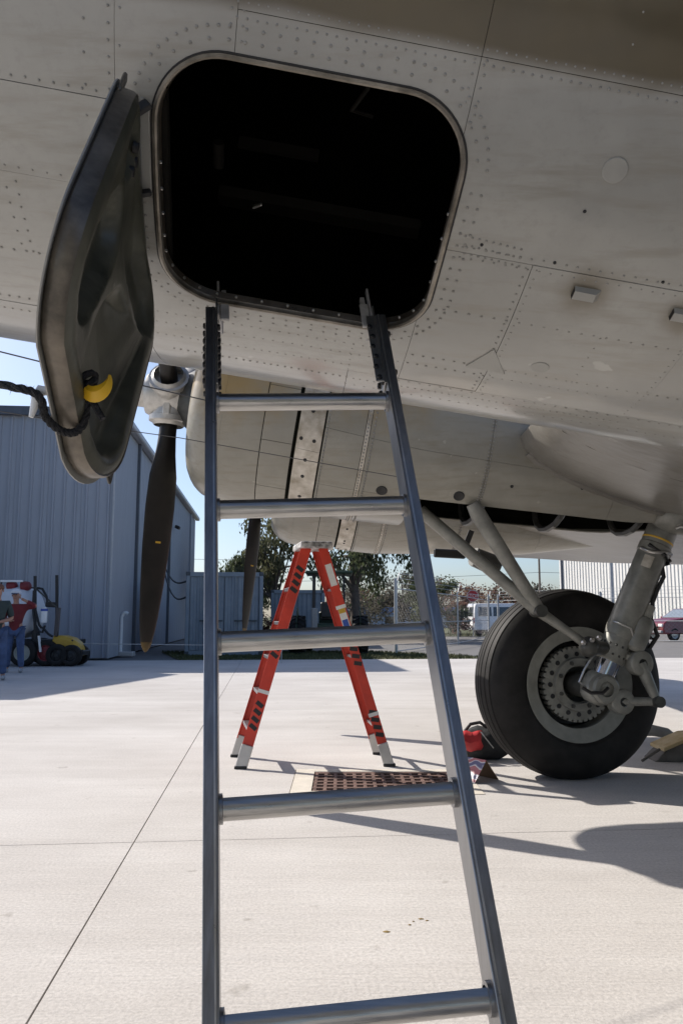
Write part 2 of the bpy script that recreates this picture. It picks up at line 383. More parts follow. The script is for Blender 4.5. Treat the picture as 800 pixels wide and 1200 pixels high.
# side wall: finely ribbed first bay, then wider sheets
place_panels(HC + V((0.0, 0, 0)), VY, 4, 0.94, 6, HH - 0.1, CLAD, 0.03, 0.03)
place_panels(HC + VY * 3.9, VY, 23, 0.96, 3, HH - 0.1, CLAD, 0.03, 0.045)
for t in (3.78, 12.9, 22.5):
    MB().bar(HC + VY * t + VX * 0.07, HC + VY * t + VX * 0.07 + V((0, 0, HH)), 0.14, 0.12, VX).build('downpipe', CLADD if t < 20 else CLAD, wall)
MB().bar(HC - VX * 0.01 - VY * 0.04 + V((0, 0, 0.01)), HC - VX * 0.01 - VY * 0.04 + V((0, 0, HH)), 0.05, 0.05, VX).build('corner_trim', CLADL, wall)
MB().bar(HC + VY * -0.15 + VX * 0.14 + V((0, 0, HH)), HC + VY * (HL + 0.2) + VX * 0.14 + V((0, 0, HH)), 0.26, 0.22).build('gutter', CLADL, hangar, bevel=0.04)
MB().bar(HC - VX * HWID - VY * 0.12 + V((0, 0, HH)), HC + VX * 0.0 - VY * 0.12 + V((0, 0, HH)), 0.14, 0.26, V((0, 0, 1))).build('eave_trim', CLADD, hangar)
b = MB(); rz_ = V((0, 0, HH)); q = [HC + VX * 0.02 - VY * 0.05 + rz_, HC + VX * 0.02 + VY * HL + rz_, HC - VX * HWID / 2 + VY * HL + rz_ + V((0, 0, 0.25)), HC - VX * HWID / 2 - VY * 0.05 + rz_ + V((0, 0, 0.25)), HC - VX * HWID + VY * HL + rz_, HC - VX * HWID - VY * 0.05 + rz_]
b.add(q, [(0, 1, 2, 3), (3, 2, 4, 5)]); b.build('roof', CLADL, hangar)
# wall lamp and drooping cables on the side wall
q = HC + VY * 14.6 + VX * 0.1 + V((0, 0, 5.45))
MB().box(q + VX * 0.12, (0.22, 0.30, 0.16), rotm((0, 1, 0), R(25))).build('wall_lamp', BLACK, hangar, bevel=0.03)
for dz, dd in ((0, 0), (-0.5, 0.25)):
    a, c = HC + VY * 9.6 + VX * 0.12 + V((0, 0, 3.75)), V((-4.92, 25.6, 2.35 + dz))
    pts = [a.lerp(c, t / 10) + V((0, 0, -(0.5 + dd) * math.sin(math.pi * t / 10))) for t in range(11)]
    tag(MB().tube(pts, 0.03, 6).build('cable', BLACK, hangar))
# forward wing of the hangar, out of frame to the left: its eave throws the bent end of the apron's shadow
ann = thing('hangar_wing', 'forward wing of the steel hangar throwing shade over the tank trailer', 'building', (-13.5, 17.0, 0))
b = MB(); x0, y0, x1, y1 = -25.0, 16.9, -12.3, 22.8
b.add([(x0, y0, 0), (x1, y0, 0), (x1, y1, 0), (x0, y1, 0), (x0, y0, 7.05), (x1, y0, 7.05), (x1 + 0.2, y1, 8.0), (x0, y1, 8.0)], [(0, 1, 5, 4), (1, 2, 6, 5), (2, 3, 7, 6), (3, 0, 4, 7), (4, 5, 6, 7)])
b.build('wall', CLAD, ann)

# white vent pipe with its concrete foot
q = G(141, 769); vp = thing('vent_pipe', 'white plastic pipe with a bent top against the hangar corner', 'pipe', q)
pts = [q + V((0, 0, z)) for z in (0.12, 0.8, 1.18)] + [q + V((0.03 + 0.09 * (1 - math.cos(a)), 0, 1.22 + 0.11 * math.sin(a))) for a in (0.6, 1.2, 1.8, 2.5)]
MB().tube(pts, 0.055, 10).build('pipe', CHALK, vp, smooth=True)
MB().bbox(q + V((-0.22, -0.15, 0)), q + V((0.42, 0.2, 0.14))).build('footing', CONCRETE, vp, bevel=0.02)

# ================================================================== shipping container
CONT = mat('faded blue grey container paint', (0.20, 0.24, 0.285), 0.55, var=0.12, scale=2.5, c2=(0.22, 0.25, 0.28))
CONTD = mat('container gasket', (0.06, 0.07, 0.08), 0.6)
def container(name, p, wd, ht, ln, label, rods=True, rz=0.0):
    t = thing(name, label, 'container', p)
    c = V(p)
    MB().bbox(c + V((0.06, 0.09, 0.12)), c + V((wd - 0.06, ln, ht - 0.1))).build('box', CONT, t)
    for x in (0, wd - 0.12):
        MB().bbox(c + V((x, 0, 0)), c + V((x + 0.12, 0.14, ht))).build('corner_post', CONT, t, bevel=0.015)
        for z in (0, ht - 0.12): MB().bbox(c + V((x - 0.012, -0.015, z)), c + V((x + 0.132, 0.16, z + 0.125))).build('corner_casting', CONTD, t, bevel=0.02)
    MB().bbox(c + V((0.12, 0.005, ht - 0.14)), c + V((wd - 0.12, 0.13, ht))).build('header', CONT, t)
    MB().bbox(c + V((0.12, 0.005, 0)), c + V((wd - 0.12, 0.13, 0.14))).build('sill', CONT, t)
    for k in range(2):
        xa, xb = 0.135 + k * (wd - 0.27) / 2 + 0.01, 0.135 + (k + 1) * (wd - 0.27) / 2 - 0.01
        b = MB(); n = 5; st = (xb - xa) / n; pr = []
        for i in range(n): pr += [(xa + i * st, 0.045), (xa + (i + 0.42) * st, 0.045), (xa + (i + 0.5) * st, 0.072), (xa + (i + 0.92) * st, 0.072)]
        pr.append((xb, 0.045)); m_ = len(pr)
        b.add([c + V((x, y, 0.16)) for x, y in pr] + [c + V((x, y, ht - 0.16)) for x, y in pr], [(i, i + 1, m_ + i + 1, m_ + i) for i in range(m_ - 1)])
        d = b.build('door', CONT, t)
        if rods:
            for f in (0.3, 0.7):
                x = lin(xa, xb, f); MB().cyl(c + V((x, 0.02, 0.1)), c + V((x, 0.02, ht - 0.1)), 0.02, n=8).build('lock_rod', CONT, d)
                MB().bbox(c + V((x - 0.02, -0.02, 1.05)), c + V((x + 0.28, 0.0, 1.1))).build('handle', CONTD, d)
    t.rotation_euler = (0, 0, rz); return t
container('shipping_container', G(216, 768), 2.44, 2.62, 6.0, 'faded blue grey shipping container standing beside the hangar', True, math.atan2(VX.y, VX.x) + R(1.5))
container('shipping_container', V((-2.9, 33.0, 0)), 2.2, 2.3, 4.0, 'small grey storage box standing behind the tractor', False)

# ================================================================== the bomber
_e, _y = R(9.637), R(3.13)
E1 = V((math.cos(_e) * math.cos(_y), math.cos(_e) * math.sin(_y), -math.sin(_e)))   # aft along the hull
E2 = V((math.sin(_y), -math.cos(_y), 0))                                            # out to the near side
E3 = V((math.sin(_e) * math.cos(_y), math.sin(_e) * math.sin(_y), math.cos(_e)))    # up, square to the hull
A0 = V((0, 2.248, 3.003))
def hull_r(s):
    if s > -1.5:
        r = 1.1 - 0.01447 * s
        return r if s < 5 else r * (1 - 0.03 * (s - 5) ** 1.1)
    t = min(1, (-1.5 - s) / 1.7); return 1.1217 * math.sqrt(max(0.02, 1 - t * t))
def surf(s, th, h=0.0):
    t = R(th); r = hull_r(s) + h
    return A0 + E1 * s + (E2 * math.sin(t) - E3 * math.cos(t)) * r
def nrm(th): t = R(th); return E2 * math.sin(t) - E3 * math.cos(t)

plane = thing('bomber_aircraft', 'weathered grey four engine propeller bomber with open belly hatch', 'aircraft', (1.74, 6.25, 0))
# hatch opening in hull coordinates
S0, S1, T0, T1 = -0.283, 0.357, 16.6, 47.0
SM, TM = (S0 + S1) / 2, (T0 + T1) / 2
HWD, HHT = (S1 - S0) / 2, R(T1 - T0) * 1.1 / 2
CR = 0.14
def sdf(s, th):
    x, y = abs(s - SM) - HWD + CR, abs(R(th - TM) * 1.1) - HHT + CR
    return math.hypot(max(x, 0), max(y, 0)) + min(max(x, y), 0) - CR
def rr_path(off=0.0, n=14):
    """rounded-rectangle outline of the hatch as (s, theta, normal_s, normal_v)"""
    out = []; r = CR
    for cx, cy, a0 in ((HWD - r, HHT - r, 0), (-HWD + r, HHT - r, 90), (-HWD + r, -HHT + r, 180), (HWD - r, -HHT + r, 270)):
        for k in range(n + 1):
            a = R(a0 + 90 * k / n); nx, ny = math.cos(a), math.sin(a)
            out.append((SM + cx + (r + off) * nx, TM + math.degrees((cy + (r + off) * ny) / 1.1), nx, ny))
    # subdivide the straight runs
    res = []
    for i, q in enumerate(out):
        res.append(q); p = out[(i + 1) % len(out)]
        d = math.hypot(p[0] - q[0], R(p[1] - q[1]) * 1.1); m = int(d / 0.03)
        for k in range(1, m): res.append(tuple(lin(q[z], p[z], k / m) for z in range(4)))
    return res

def grid_panel(s0, s1, t0, t1, h, ds=0.06, dt=3.0, hole=False, gap=0.0006, thick=0.0016):
    """a lapped skin panel: outer sheet with turned edges; cells inside the hatch are left out"""
    s0 += gap; s1 -= gap; g = math.degrees(gap / 1.1); t0 += g; t1 -= g
    ns, ntn = max(1, round((s1 - s0) / ds)), max(2, round((t1 - t0) / dt))
    b = MB(); b.uv = []; idx = {}
    def vert(i, j):
        if (i, j) in idx: return idx[(i, j)]
        s, t = lin(s0, s1, i / ns), lin(t0, t1, j / ntn)
        if hole:
            d = sdf(s, t)
            if abs(d) < 0.011:                                     # snap to the outline
                for _ in range(2):
                    e = 1e-3; gx = (sdf(s + e, t) - sdf(s - e, t)) / (2 * e); gy = (sdf(s, t + math.degrees(e / 1.1)) - sdf(s, t - math.degrees(e / 1.1))) / (2 * e)
                    d = sdf(s, t); s -= gx * d; t -= math.degrees(gy * d / 1.1)
        idx[(i, j)] = len(b.v); b.v.append(surf(s, t, h)); b.uv.append((s, t / 100)); return idx[(i, j)]
    for i in range(ns):
        for j in range(ntn):
            if hole and sdf(lin(s0, s1, (i + 0.5) / ns), lin(t0, t1, (j + 0.5) / ntn)) < 0: continue
            b.f.append((vert(i, j), vert(i + 1, j), vert(i + 1, j + 1), vert(i, j + 1)))
    # edges turned in
    ring = [(i, 0) for i in range(ns)] + [(ns, j) for j in range(ntn)] + [(i, ntn) for i in range(ns, 0, -1)] + [(0, j) for j in range(ntn, 0, -1)]
    o = len(b.v)
    for i, j in ring:
        s, t = lin(s0, s1, i / ns), lin(t0, t1, j / ntn); b.v.append(surf(s, t, h - thick - 0.002)); b.uv.append((s, t / 100))
    for k, (i, j) in enumerate(ring):
        k2 = (k + 1) % len(ring); i2, j2 = ring[k2]
        if (i, j) in idx and (i2, j2) in idx: b.f.append((idx[(i, j)], idx[(i2, j2)], o + k2, o + k))
    return b
def hull_shell(h, m):
    b = MB(); ss = [-3.19, -3.1, -2.9, -2.6, -2.2, -1.8, -1.5, -1.0, -0.6] ; k = -0.4
    while k < 0.5: ss.append(k); k += 0.02
    ss += [0.6, 1.0, 1.5, 2, 3, 4, 5, 6, 7, 8, 9, 10]
    ts = list(range(-180, 0, 10)) + [x * 1.0 for x in range(0, 60)] + list(range(60, 180, 10))
    idx = {}
    n = len(ts)
    for s in ss:
        for t in ts: b.v.append(surf(s, t, h))
    for i in range(len(ss) - 1):
        for j in range(n):
            j2 = (j + 1) % n; tm = (ts[j] + (ts[j2] if j2 else 180)) / 2
            if sdf((ss[i] + ss[i + 1]) / 2, tm) < 0.004: continue
            b.f.append((i * n + j, i * n + j2, (i + 1) * n + j2, (i + 1) * n + j))
    b.f.append(tuple(range(n))); b.f.append(tuple((len(ss) - 1) * n + j for j in range(n)))
    return b
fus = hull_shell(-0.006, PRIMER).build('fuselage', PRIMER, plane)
PANELS = [  # s0, s1, th0, th1, height, hole
    (-0.95, -0.365, 41.0, 70, 0.0, 0), (-0.95, -0.365, 31.1, 41.0, 0.0012, 0), (-0.95, -0.365, 8, 31.1, 0.0, 0), (-0.95, -0.365, -18, 8, 0.0012, 0),
    (-0.365, -0.13, 31.1, 70, 0.0010, 1), (-0.13, 0.343, 31.1, 51.3, 0.0016, 1), (-0.365, 0.343, 4, 31.1, 0.0018, 1),
    (-0.13, 0.343, 51.3, 70, 0.0028, 0), (0.343, 1.35, 51.3, 70, 0.0024, 0),
    (0.343, 1.35, 31.1, 51.3, 0.0006, 1), (0.343, 0.565, 4, 31.1, 0.0006, 1), (0.565, 1.0, 4, 31.1, 0.0018, 0), (1.0, 1.6, 4, 31.1, 0.0004, 0),
    (-0.365, 0.20, -18, 4, 0.0006, 0), (0.20, 0.80, -18, 4, 0.0016, 0), (0.80, 1.6, -18, 4, 0.0004, 0)]
for (a, c, t0, t1, h, hole) in PANELS:
    grid_panel(a, c, t0, t1, h, 0.0125 if hole else 0.05, 0.65 if hole else 2.0, bool(hole)).build('skin_panel', HULL, fus, smooth=True)
# the rest of the hull, further panels outside the frame
for a, c in ((-3.18, -2.2), (-2.2, -0.95), (1.6, 3.2), (3.2, 5.4), (5.4, 7.8), (7.8, 9.95)):
    for t0, t1 in ((-180, -120), (-120, -60), (-60, 0), (0, 60), (60, 120), (120, 180)):
        grid_panel(a, c, t0, t1, 0.0, 0.16, 5.0).build('skin_panel', HULL, fus, smooth=True)
for a, c in ((-0.95, -0.365), (-0.365, 0.343), (0.343, 1.35)):
    for t0, t1 in ((70, 125), (125, 180), (-180, -125), (-125, -70), (-70, -18)):
        grid_panel(a, c, t0, t1, 0.001, 0.12, 5.0).build('skin_panel', HULL, fus, smooth=True)
for t0, t1 in ((31.1, 70), (70, 125), (125, 180), (-180, -125), (-125, -70), (-70, -18)):
    grid_panel(1.35, 1.6, t0, t1, 0.0005, 0.12, 5.0).build('skin_panel', HULL, fus, smooth=True)

# rivets: domed heads along the laps, all one part
rv = MB()
def dome(s, t, r=0.0034, h=0.0018, base=0.0014):
    n = nrm(t); c = surf(s, t, base); x = E1; y = n.cross(x); k = 6
    vs = [c + (x * math.cos(6.283 * j / k) + y * math.sin(6.283 * j / k)) * r for j in range(k)]
    vs += [c + n * h * 0.75 + (x * math.cos(6.283 * j / k) + y * math.sin(6.283 * j / k)) * r * 0.62 for j in range(k)] + [c + n * h]
    rv.add(vs, [(j, (j + 1) % k, k + (j + 1) % k, k + j) for j in range(k)] + [(k + j, k + (j + 1) % k, 2 * k) for j in range(k)])
def line_s(s0, s1, t, st=0.019, r=0.0030):
    n = int(abs(s1 - s0) / st)
    for i in range(n + 1):
        s = lin(s0, s1, i / max(1, n)) + random.uniform(-.001, .001)
        if sdf(s, t) > 0.02: dome(s, t + random.uniform(-.04, .04), r)
def line_t(s, t0, t1, st=1.05, r=0.0030, s_end=None):
    n = int(abs(t1 - t0) / st)
    for i in range(n + 1):
        ss = lin(s, s if s_end is None else s_end, i / max(1, n)) + random.uniform(-.001, .001); t = lin(t0, t1, i / max(1, n))
        if sdf(ss, t) > 0.02: dome(ss, t, r)
for off in (0.7, -0.7):
    line_s(-0.13, 1.35, 51.3 + off * 1.0); line_s(0.40, 1.35, 31.1 + off, 0.026)
line_s(-0.95, -0.375, 41.6, 0.028); line_s(-0.95, -0.375, 31.8, 0.030); line_s(-0.95, -0.375, 19.8, 0.03, 0.0036); line_s(-0.95, 0.9, 9.6, 0.026, 0.0036); line_s(-0.95, 0.2, 6.0, 0.022, 0.0036)
line_s(-0.34, 0.30, 12.2, 0.024, 0.0038); line_s(0.40, 1.3, 22.2, 0.031, 0.004); line_s(0.345, 1.5, 3.4, 0.03, 0.004); line_s(0.36, 1.3, 12.0, 0.027, 0.0038)
line_s(-0.30, 1.0, 1.0, 0.02, 0.0034); line_s(0.2, 1.2, -2.4, 0.028, 0.0034)
line_t(-0.377, 33, 66, 1.5); line_t(-0.425, 33, 66, 3.0); line_t(-0.355, 33, 66, 3.2); line_t(-0.142, 48.6, 66, 1.3); line_t(-0.118, 48.6, 66, 1.3)
line_t(0.355, 31, 51, 1.25); line_t(0.331, 47, 51, 1.2); line_t(0.577, 5, 30.5, 1.25); line_t(0.553, 5, 30.5, 1.25); line_t(0.99, 5, 30.5, 1.25); line_t(0.79, 12, 22, 1.7)
line_t(-0.60, 20, 30, 1.5); line_t(-0.625, 21, 29, 1.7); line_t(-0.62, 42, 60, 2.6); line_t(-0.7, 32, 40, 2.0); line_t(0.20, 4.5, 11, 1.5); line_t(0.62, 52, 66, 2.6); line_t(0.12, 52, 66, 3.2)
for st, off in ((2, 0.030), (2, 0.052)):
    pth = rr_path(off); acc = 0; prev = None
    for q in pth:
        c = surf(q[0], q[1])
        if prev is not None: acc += (c - prev).length
        prev = c
        if acc > 0.021: acc = 0; dome(q[0], q[1], 0.0038, base=0.002)
for i in range(9):                                                  # backing-plate rivets by the hatch's lower rear corner
    for j in range(3): dome(0.40 + i * 0.016 + j * 0.004, 33.2 - j * 1.1 - i * 0.05, 0.0032)
tag(rv.build('rivet_rows', RIVET, fus, smooth=True, angle=80), kind='stuff')

# hatch coaming: swept lip round the opening
def sweep_rim(prof, name, m, parent):
    """prof: (outward offset in the skin plane, height)"""
    b = MB(); path = rr_path(0.0); k = len(prof)
    for (s, t, nx, ny) in path:
        for (o, h) in prof: b.v.append(surf(s + nx * o, t + math.degrees(ny * o / 1.1), h))
    n = len(path)
    for i in range(n):
        i2 = (i + 1) % n
        for j in range(k): j2 = (j + 1) % k; b.f.append((i * k + j, i2 * k + j, i2 * k + j2, i * k + j2))
    return b.build(name, m, parent, smooth=True, angle=35)
rim = sweep_rim([(0.007, 0.001), (0.006, 0.007), (0.0, 0.009), (-0.004, 0.006), (-0.003, -0.006), (-0.004, -0.008), (0.005, -0.010), (0.007, -0.003)], 'hatch_frame', FRAME, fus)
sweep_rim([(-0.002, -0.009), (-0.005, -0.026), (-0.002, -0.028), (0.001, -0.010)], 'hatch_flange', mat('scuffed flange metal', (0.13, 0.11, 0.085), 0.3, 0.7, var=0.4, scale=14), fus)
sweep_rim([(0.0105, 0.0022), (0.0095, 0.0042), (0.0072, 0.0042), (0.0072, 0.0022)], 'hatch_seal', BLACK, fus)
pth = rr_path(-0.0045); acc = 0; prev = None; b = MB()
for q in pth:
    c = surf(q[0], q[1], -0.018)
    if prev is not None: acc += (c - prev).length
    prev = c
    if acc > 0.033 and q[1] < 36:
        acc = 0; n = nrm(q[1]); b.sphere(c, 0.0042, 6, 4)
tag(b.build('flange_screws', STEEL, fus, smooth=True), kind='stuff')

# inside the hull: floor beam, a bracket with two lamps, cable runs
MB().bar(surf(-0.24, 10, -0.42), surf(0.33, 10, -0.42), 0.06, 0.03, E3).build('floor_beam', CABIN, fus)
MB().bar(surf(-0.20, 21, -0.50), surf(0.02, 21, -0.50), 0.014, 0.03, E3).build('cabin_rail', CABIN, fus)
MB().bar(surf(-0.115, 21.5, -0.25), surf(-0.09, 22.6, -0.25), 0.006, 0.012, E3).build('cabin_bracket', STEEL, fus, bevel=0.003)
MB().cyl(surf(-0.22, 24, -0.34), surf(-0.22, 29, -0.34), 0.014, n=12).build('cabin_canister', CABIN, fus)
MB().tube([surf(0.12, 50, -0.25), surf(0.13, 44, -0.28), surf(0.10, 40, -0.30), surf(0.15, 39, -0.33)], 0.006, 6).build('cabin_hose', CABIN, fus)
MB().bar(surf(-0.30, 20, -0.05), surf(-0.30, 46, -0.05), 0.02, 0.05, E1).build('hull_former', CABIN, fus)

# small fittings on the skin
def skin_disc(s, t, r, name, th=0.002):
    n = nrm(t); MB().lathe([(0.0001, th), (r - 0.0015, th), (r, th - 0.001), (r, -0.001)], surf(s, t, 0.0015), n, 28).build(name, HULLP, fus, smooth=True, angle=30)
HULLP = mat('plain hull paint', GREY, 0.45, var=0.1, scale=10)
skin_disc(0.663, 43.3, 0.026, 'inspection_cover'); skin_disc(0.689, 14.2, 0.024, 'inspection_cover')
for s, t in ((0.706, 28.6), (0.945, 28.0)):
    n = nrm(t); y = n.cross(E1).normalized(); c = surf(s, t, 0.001); m3 = Matrix((E1, y, n)).transposed()
    b = MB(); L, W_, Hh = 0.062, 0.030, 0.016
    lo = [(-L / 2, -W_ / 2, 0), (L / 2, -W_ / 2, 0), (L / 2, W_ / 2, 0), (-L / 2, W_ / 2, 0)]; hi = [(-L / 2, -W_ * .38, Hh), (L / 2 - .012, -W_ * .36, Hh), (L / 2 - .012, W_ * .36, Hh), (-L / 2, W_ * .38, Hh)]
    b.add([c + m3 @ V(q) for q in lo + hi], [(0, 1, 5, 4), (1, 2, 6, 5), (2, 3, 7, 6), (4, 5, 6, 7)])
    vb = b.build('vent_scoop', HULLP, fus, smooth=True, angle=30)
    b = MB(); b.add([c + m3 @ V(q) for q in ((-L / 2 - .0006, -W_ / 2 + .003, 0.001), (-L / 2 - .0006, W_ / 2 - .003, 0.001), (-L / 2 - .0006, W_ * .34, Hh - .0025), (-L / 2 - .0006, -W_ * .34, Hh - .0025))], [(0, 1, 2, 3)])
    b.build('vent_mouth', BLACK, vb)
b = MB(); tri = [(0.555, 16.6), (0.505, 11.6), (0.612, 11.2)]
lo = [surf(s, t, 0.001) for s, t in tri]; hi = [surf(s, t, 0.0042) for s, t in tri]
b.add(lo + hi, [(3, 4, 5), (0, 1, 4, 3), (1, 2, 5, 4), (2, 0, 3, 5)]); b.build('triangular_patch', HULLP, fus)
for s, t in ((0.632, 38.5), (0.61, 31.9), (0.86, 31.9), (0.44, 32.5)):
    MB().lathe([(0.0001, 0.0025), (0.003, 0.0025), (0.004, 0.0)], surf(s, t, 0.001), nrm(t), 8).build('drain_hole', BLACK, fus)

# ------------------------------------------------------------------ hatch door, swung open on its forward edge
HS = -0.358; DANG = R(85.0); hc = surf(HS, TM, 0.012); kax = (E2 * math.cos(R(TM)) + E3 * math.sin(R(TM))).normalized()
if (Matrix.Rotation(1.57, 3, kax) @ E1).dot(nrm(TM)) < 0: DANG = -DANG
RD = Matrix.Rotation(DANG, 3, kax)
def dpt(u, v, h):                       # u from the hinge edge, v along it, h above the outer skin (negative = inner side)
    wv = surf(HS + u, TM + math.degrees((v - 0.014) / 1.1), h) - surf(HS, TM, 0.0)
    return hc + RD @ wv + nrm(TM) * 0.012
DW, DH, DR_ = 0.645, 0.588, 0.165
def dsdf(u, v):
    x, y = abs(u - DW / 2) - DW / 2 + DR_, abs(v) - DH / 2 + DR_
    return math.hypot(max(x, 0), max(y, 0)) + min(max(x, y), 0) - DR_
def dpath(off, n=12):
    out = []; r = DR_
    for cx, cy, a0 in ((DW - r, DH / 2 - r, 0), (r, DH / 2 - r, 90), (r, -DH / 2 + r, 180), (DW - r, -DH / 2 + r, 270)):
        for k in range(n + 1):
            a = R(a0 + 90 * k / n); out.append((cx + (r + off) * math.cos(a), cy + (r + off) * math.sin(a)))
    return out
def pan_depth(u, v):
    """inner pan: raised face with pressed dishes"""
    h = -0.047
    def dish(cu, cv, ru, rv_, ang, depth, p=3.0):
        ca, sa = math.cos(ang), math.sin(ang); x = ((u - cu) * ca + (v - cv) * sa) / ru; y = (-(u - cu) * sa + (v - cv) * ca) / rv_
        d = (abs(x) ** p + abs(y) ** p) ** (1 / p); t = max(0, min(1, (1.0 - d) / 0.22)); return depth * t * t * (3 - 2 * t)
    h += dish(0.40, 0.145, 0.20, 0.085, 0.15, 0.036)
    h += dish(0.43, -0.125, 0.185, 0.125, -0.1, 0.036)
    h += dish(0.135, -0.11, 0.085, 0.15, 0.0, 0.030)
    h += dish(0.125, 0.20, 0.075, 0.06, 0.1, 0.022)
    e = -dsdf(u, v)
    h += 0.012 * max(0, 1 - e / 0.03) ** 2
    return h
b = MB(); path = dpath(0.0); K = 26; cu, cv = DW / 2, 0.0
rings = []
for k in range(K + 1):
    f = k / K
    rings.append([dpt(lin(cu, u, f), v * f, pan_depth(lin(cu, u, f), v * f)) for u, v in path] if k else None)
ctr = dpt(cu, cv, pan_depth(cu, cv)); n = len(path)
for k in range(1, K + 1): b.v += rings[k]
b.v.append(ctr); ci = len(b.v) - 1
for j in range(n): b.f.append((ci, j, (j + 1) % n))
for k in range(K - 1):
    for j in range(n): b.f.append((k * n + j, k * n + (j + 1) % n, (k + 1) * n + (j + 1) % n, (k + 1) * n + j))
door = b.build('hatch_door', DOORIN, plane, smooth=True, angle=60)
b = MB(); k = 0
prof = [(0.0, -0.036), (0.003, -0.037), (0.006, -0.030), (0.006, -0.006), (0.0, -0.001)]
pp = [dpath(o) for o, h in prof]
b.v = [dpt(*pp[j][i], prof[j][1]) for i in range(n) for j in range(len(prof))]
m_ = len(prof)
for i in range(n):
    for j in range(m_ - 1): i2 = (i + 1) % n; b.f.append((i * m_ + j, i2 * m_ + j, i2 * m_ + j + 1, i * m_ + j + 1))
b.build('door_rim', DOORRIM, door, smooth=True, angle=50)
b = MB(); po = dpath(0.016); pi_ = dpath(-0.01)
b.v = [dpt(u, v, 0.0) for u, v in po] + [dpt(u, v, 0.0025) for u, v in po]; b.f = [(i, (i + 1) % n, n + (i + 1) % n, n + i) for i in range(n)]
for lvl in (0.0, 0.0025):                                          # a curved plate: concentric rings follow the hull's curve
    base = n if lvl else 0; prev = base
    for f in (0.75, 0.5, 0.25):
        o = len(b.v); b.v += [dpt(lin(DW / 2, u, f), v * f, lvl) for u, v in po]
        b.f += [(prev + i, prev + (i + 1) % n, o + (i + 1) % n, o + i) for i in range(n)]; prev = o
    b.f.append(tuple(prev + i for i in range(n)))
b.build('door_skin', HULLP, door, smooth=True, angle=60)
# lips that overlap the frame, bolt holes, hinges, outside handle
for v0, v1, u0 in ((0.275, 0.302, 0.05), (-0.318, -0.283, 0.46)):
    b = MB(); q = [(u0, v0), (u0 + 0.10, v0), (u0 + 0.085, v1), (u0 + 0.02, v1)]
    b.add([dpt(*z, -0.012) for z in q] + [dpt(*z, -0.004) for z in q], [(0, 1, 2, 3), (4, 5, 6, 7), (0, 1, 5, 4), (1, 2, 6, 5), (2, 3, 7, 6), (3, 0, 4, 7)])
    b.build('door_lip', DOORRIM, door, bevel=0.003)
for u0, v0 in ((0.07, 0.145), (0.12, -0.03)):
    for du in (0.0, 0.038):
        for dv in (-0.016, 0.016):
            u, v = u0 + du, v0 + dv; h = min(pan_depth(u + a_, v + c_) for a_ in (-0.012, 0, 0.012) for c_ in (-0.012, 0, 0.012)) - 0.001; a = dpt(u, v, h); c = dpt(u, v, h - 0.002)
            MB().lathe([(0.0001, 0.002), (0.0105, 0.002), (0.012, -0.008)], a, c - a, 12).build('bolt_hole', BLACK, door, smooth=True)
for v0 in (0.185, 0.005):
    MB().bar(dpt(-0.006, v0, -0.02), surf(S0 - 0.012, TM + math.degrees(v0 / 1.1), 0.006), 0.028, 0.012, kax).build('hinge', BLACK, door, bevel=0.002)
MB().bar(surf(S0 - 0.022, TM + 9.2, 0.006), surf(S0 - 0.022, TM - 0.4, 0.006), 0.022, 0.006, nrm(TM)).build('hinge_plate', HULLP, door, bevel=0.002)
b = MB(); hb = dpt(0.630, 0.005, 0.003)
hd = (RD @ nrm(TM)).normalized()
b.tube([hb, hb + hd * 0.012, hb + hd * 0.018 + V((0, 0, -0.012)), hb + hd * 0.026 + V((0, 0, -0.048))], [0.007, 0.010, 0.009, 0.004], 10)
b.build('outside_handle', WHITEP, door, smooth=True)

# ------------------------------------------------------------------ engine nacelles
def ncurve(tab): return lambda a: interp(a, tab)
def nacelle_ring(hub, a, ph, off=0.0, T=None):
    """point on the nacelle skin; ph=0 at the bottom, positive to the near side"""
    wd, bt, tp, ex = (f(a) for f in T)
    t = R(ph); s_, c_ = math.sin(t), math.cos(t)
    x = math.copysign(abs(s_) ** (2 / ex), s_) * wd; z = math.copysign(abs(c_) ** (2 / ex), c_) * (bt if c_ > 0 else tp)
    L_ = math.hypot(x, z); k = (L_ + off) / L_
    return hub + E1 * a + E2 * (x * k) - E3 * (z * k)
def nac_patch(hub, T, a0, a1, p0, p1, off=0.0, na=None, np_=None, thick=0.012, gap=0.0011, lift=0.0):
    a0 += gap; a1 -= gap; g = math.degrees(gap / 0.7); p0 += g; p1 -= g
    na = na or max(1, round((a1 - a0) / 0.12)); np_ = np_ or max(2, round((p1 - p0) / 5))
    b = MB(); b.uv = []; m = np_ + 1
    for lay in (0, 1):
        for i in range(na + 1):
            for j in range(m):
                a, p = lin(a0, a1, i / na), lin(p0, p1, j / np_)
                b.v.append(nacelle_ring(hub, a, p, off - lay * thick + lift * i / na, T)); b.uv.append((a, p / 100))
    N = (na + 1) * m
    for i in range(na):
        for j in range(np_):
            q = (i * m + j, i * m + j + 1, (i + 1) * m + j + 1, (i + 1) * m + j); b.f.append(q); b.f.append(tuple(N + z for z in reversed(q)))
    ring = [i * m for i in range(na + 1)] + [na * m + j for j in range(1, m)] + [i * m + np_ for i in range(na - 1, -1, -1)] + [j for j in range(np_ - 1, 0, -1)]
    for k in range(len(ring)): x, y = ring[k], ring[(k + 1) % len(ring)]; b.f.append((x, y, N + y, N + x))
    return b
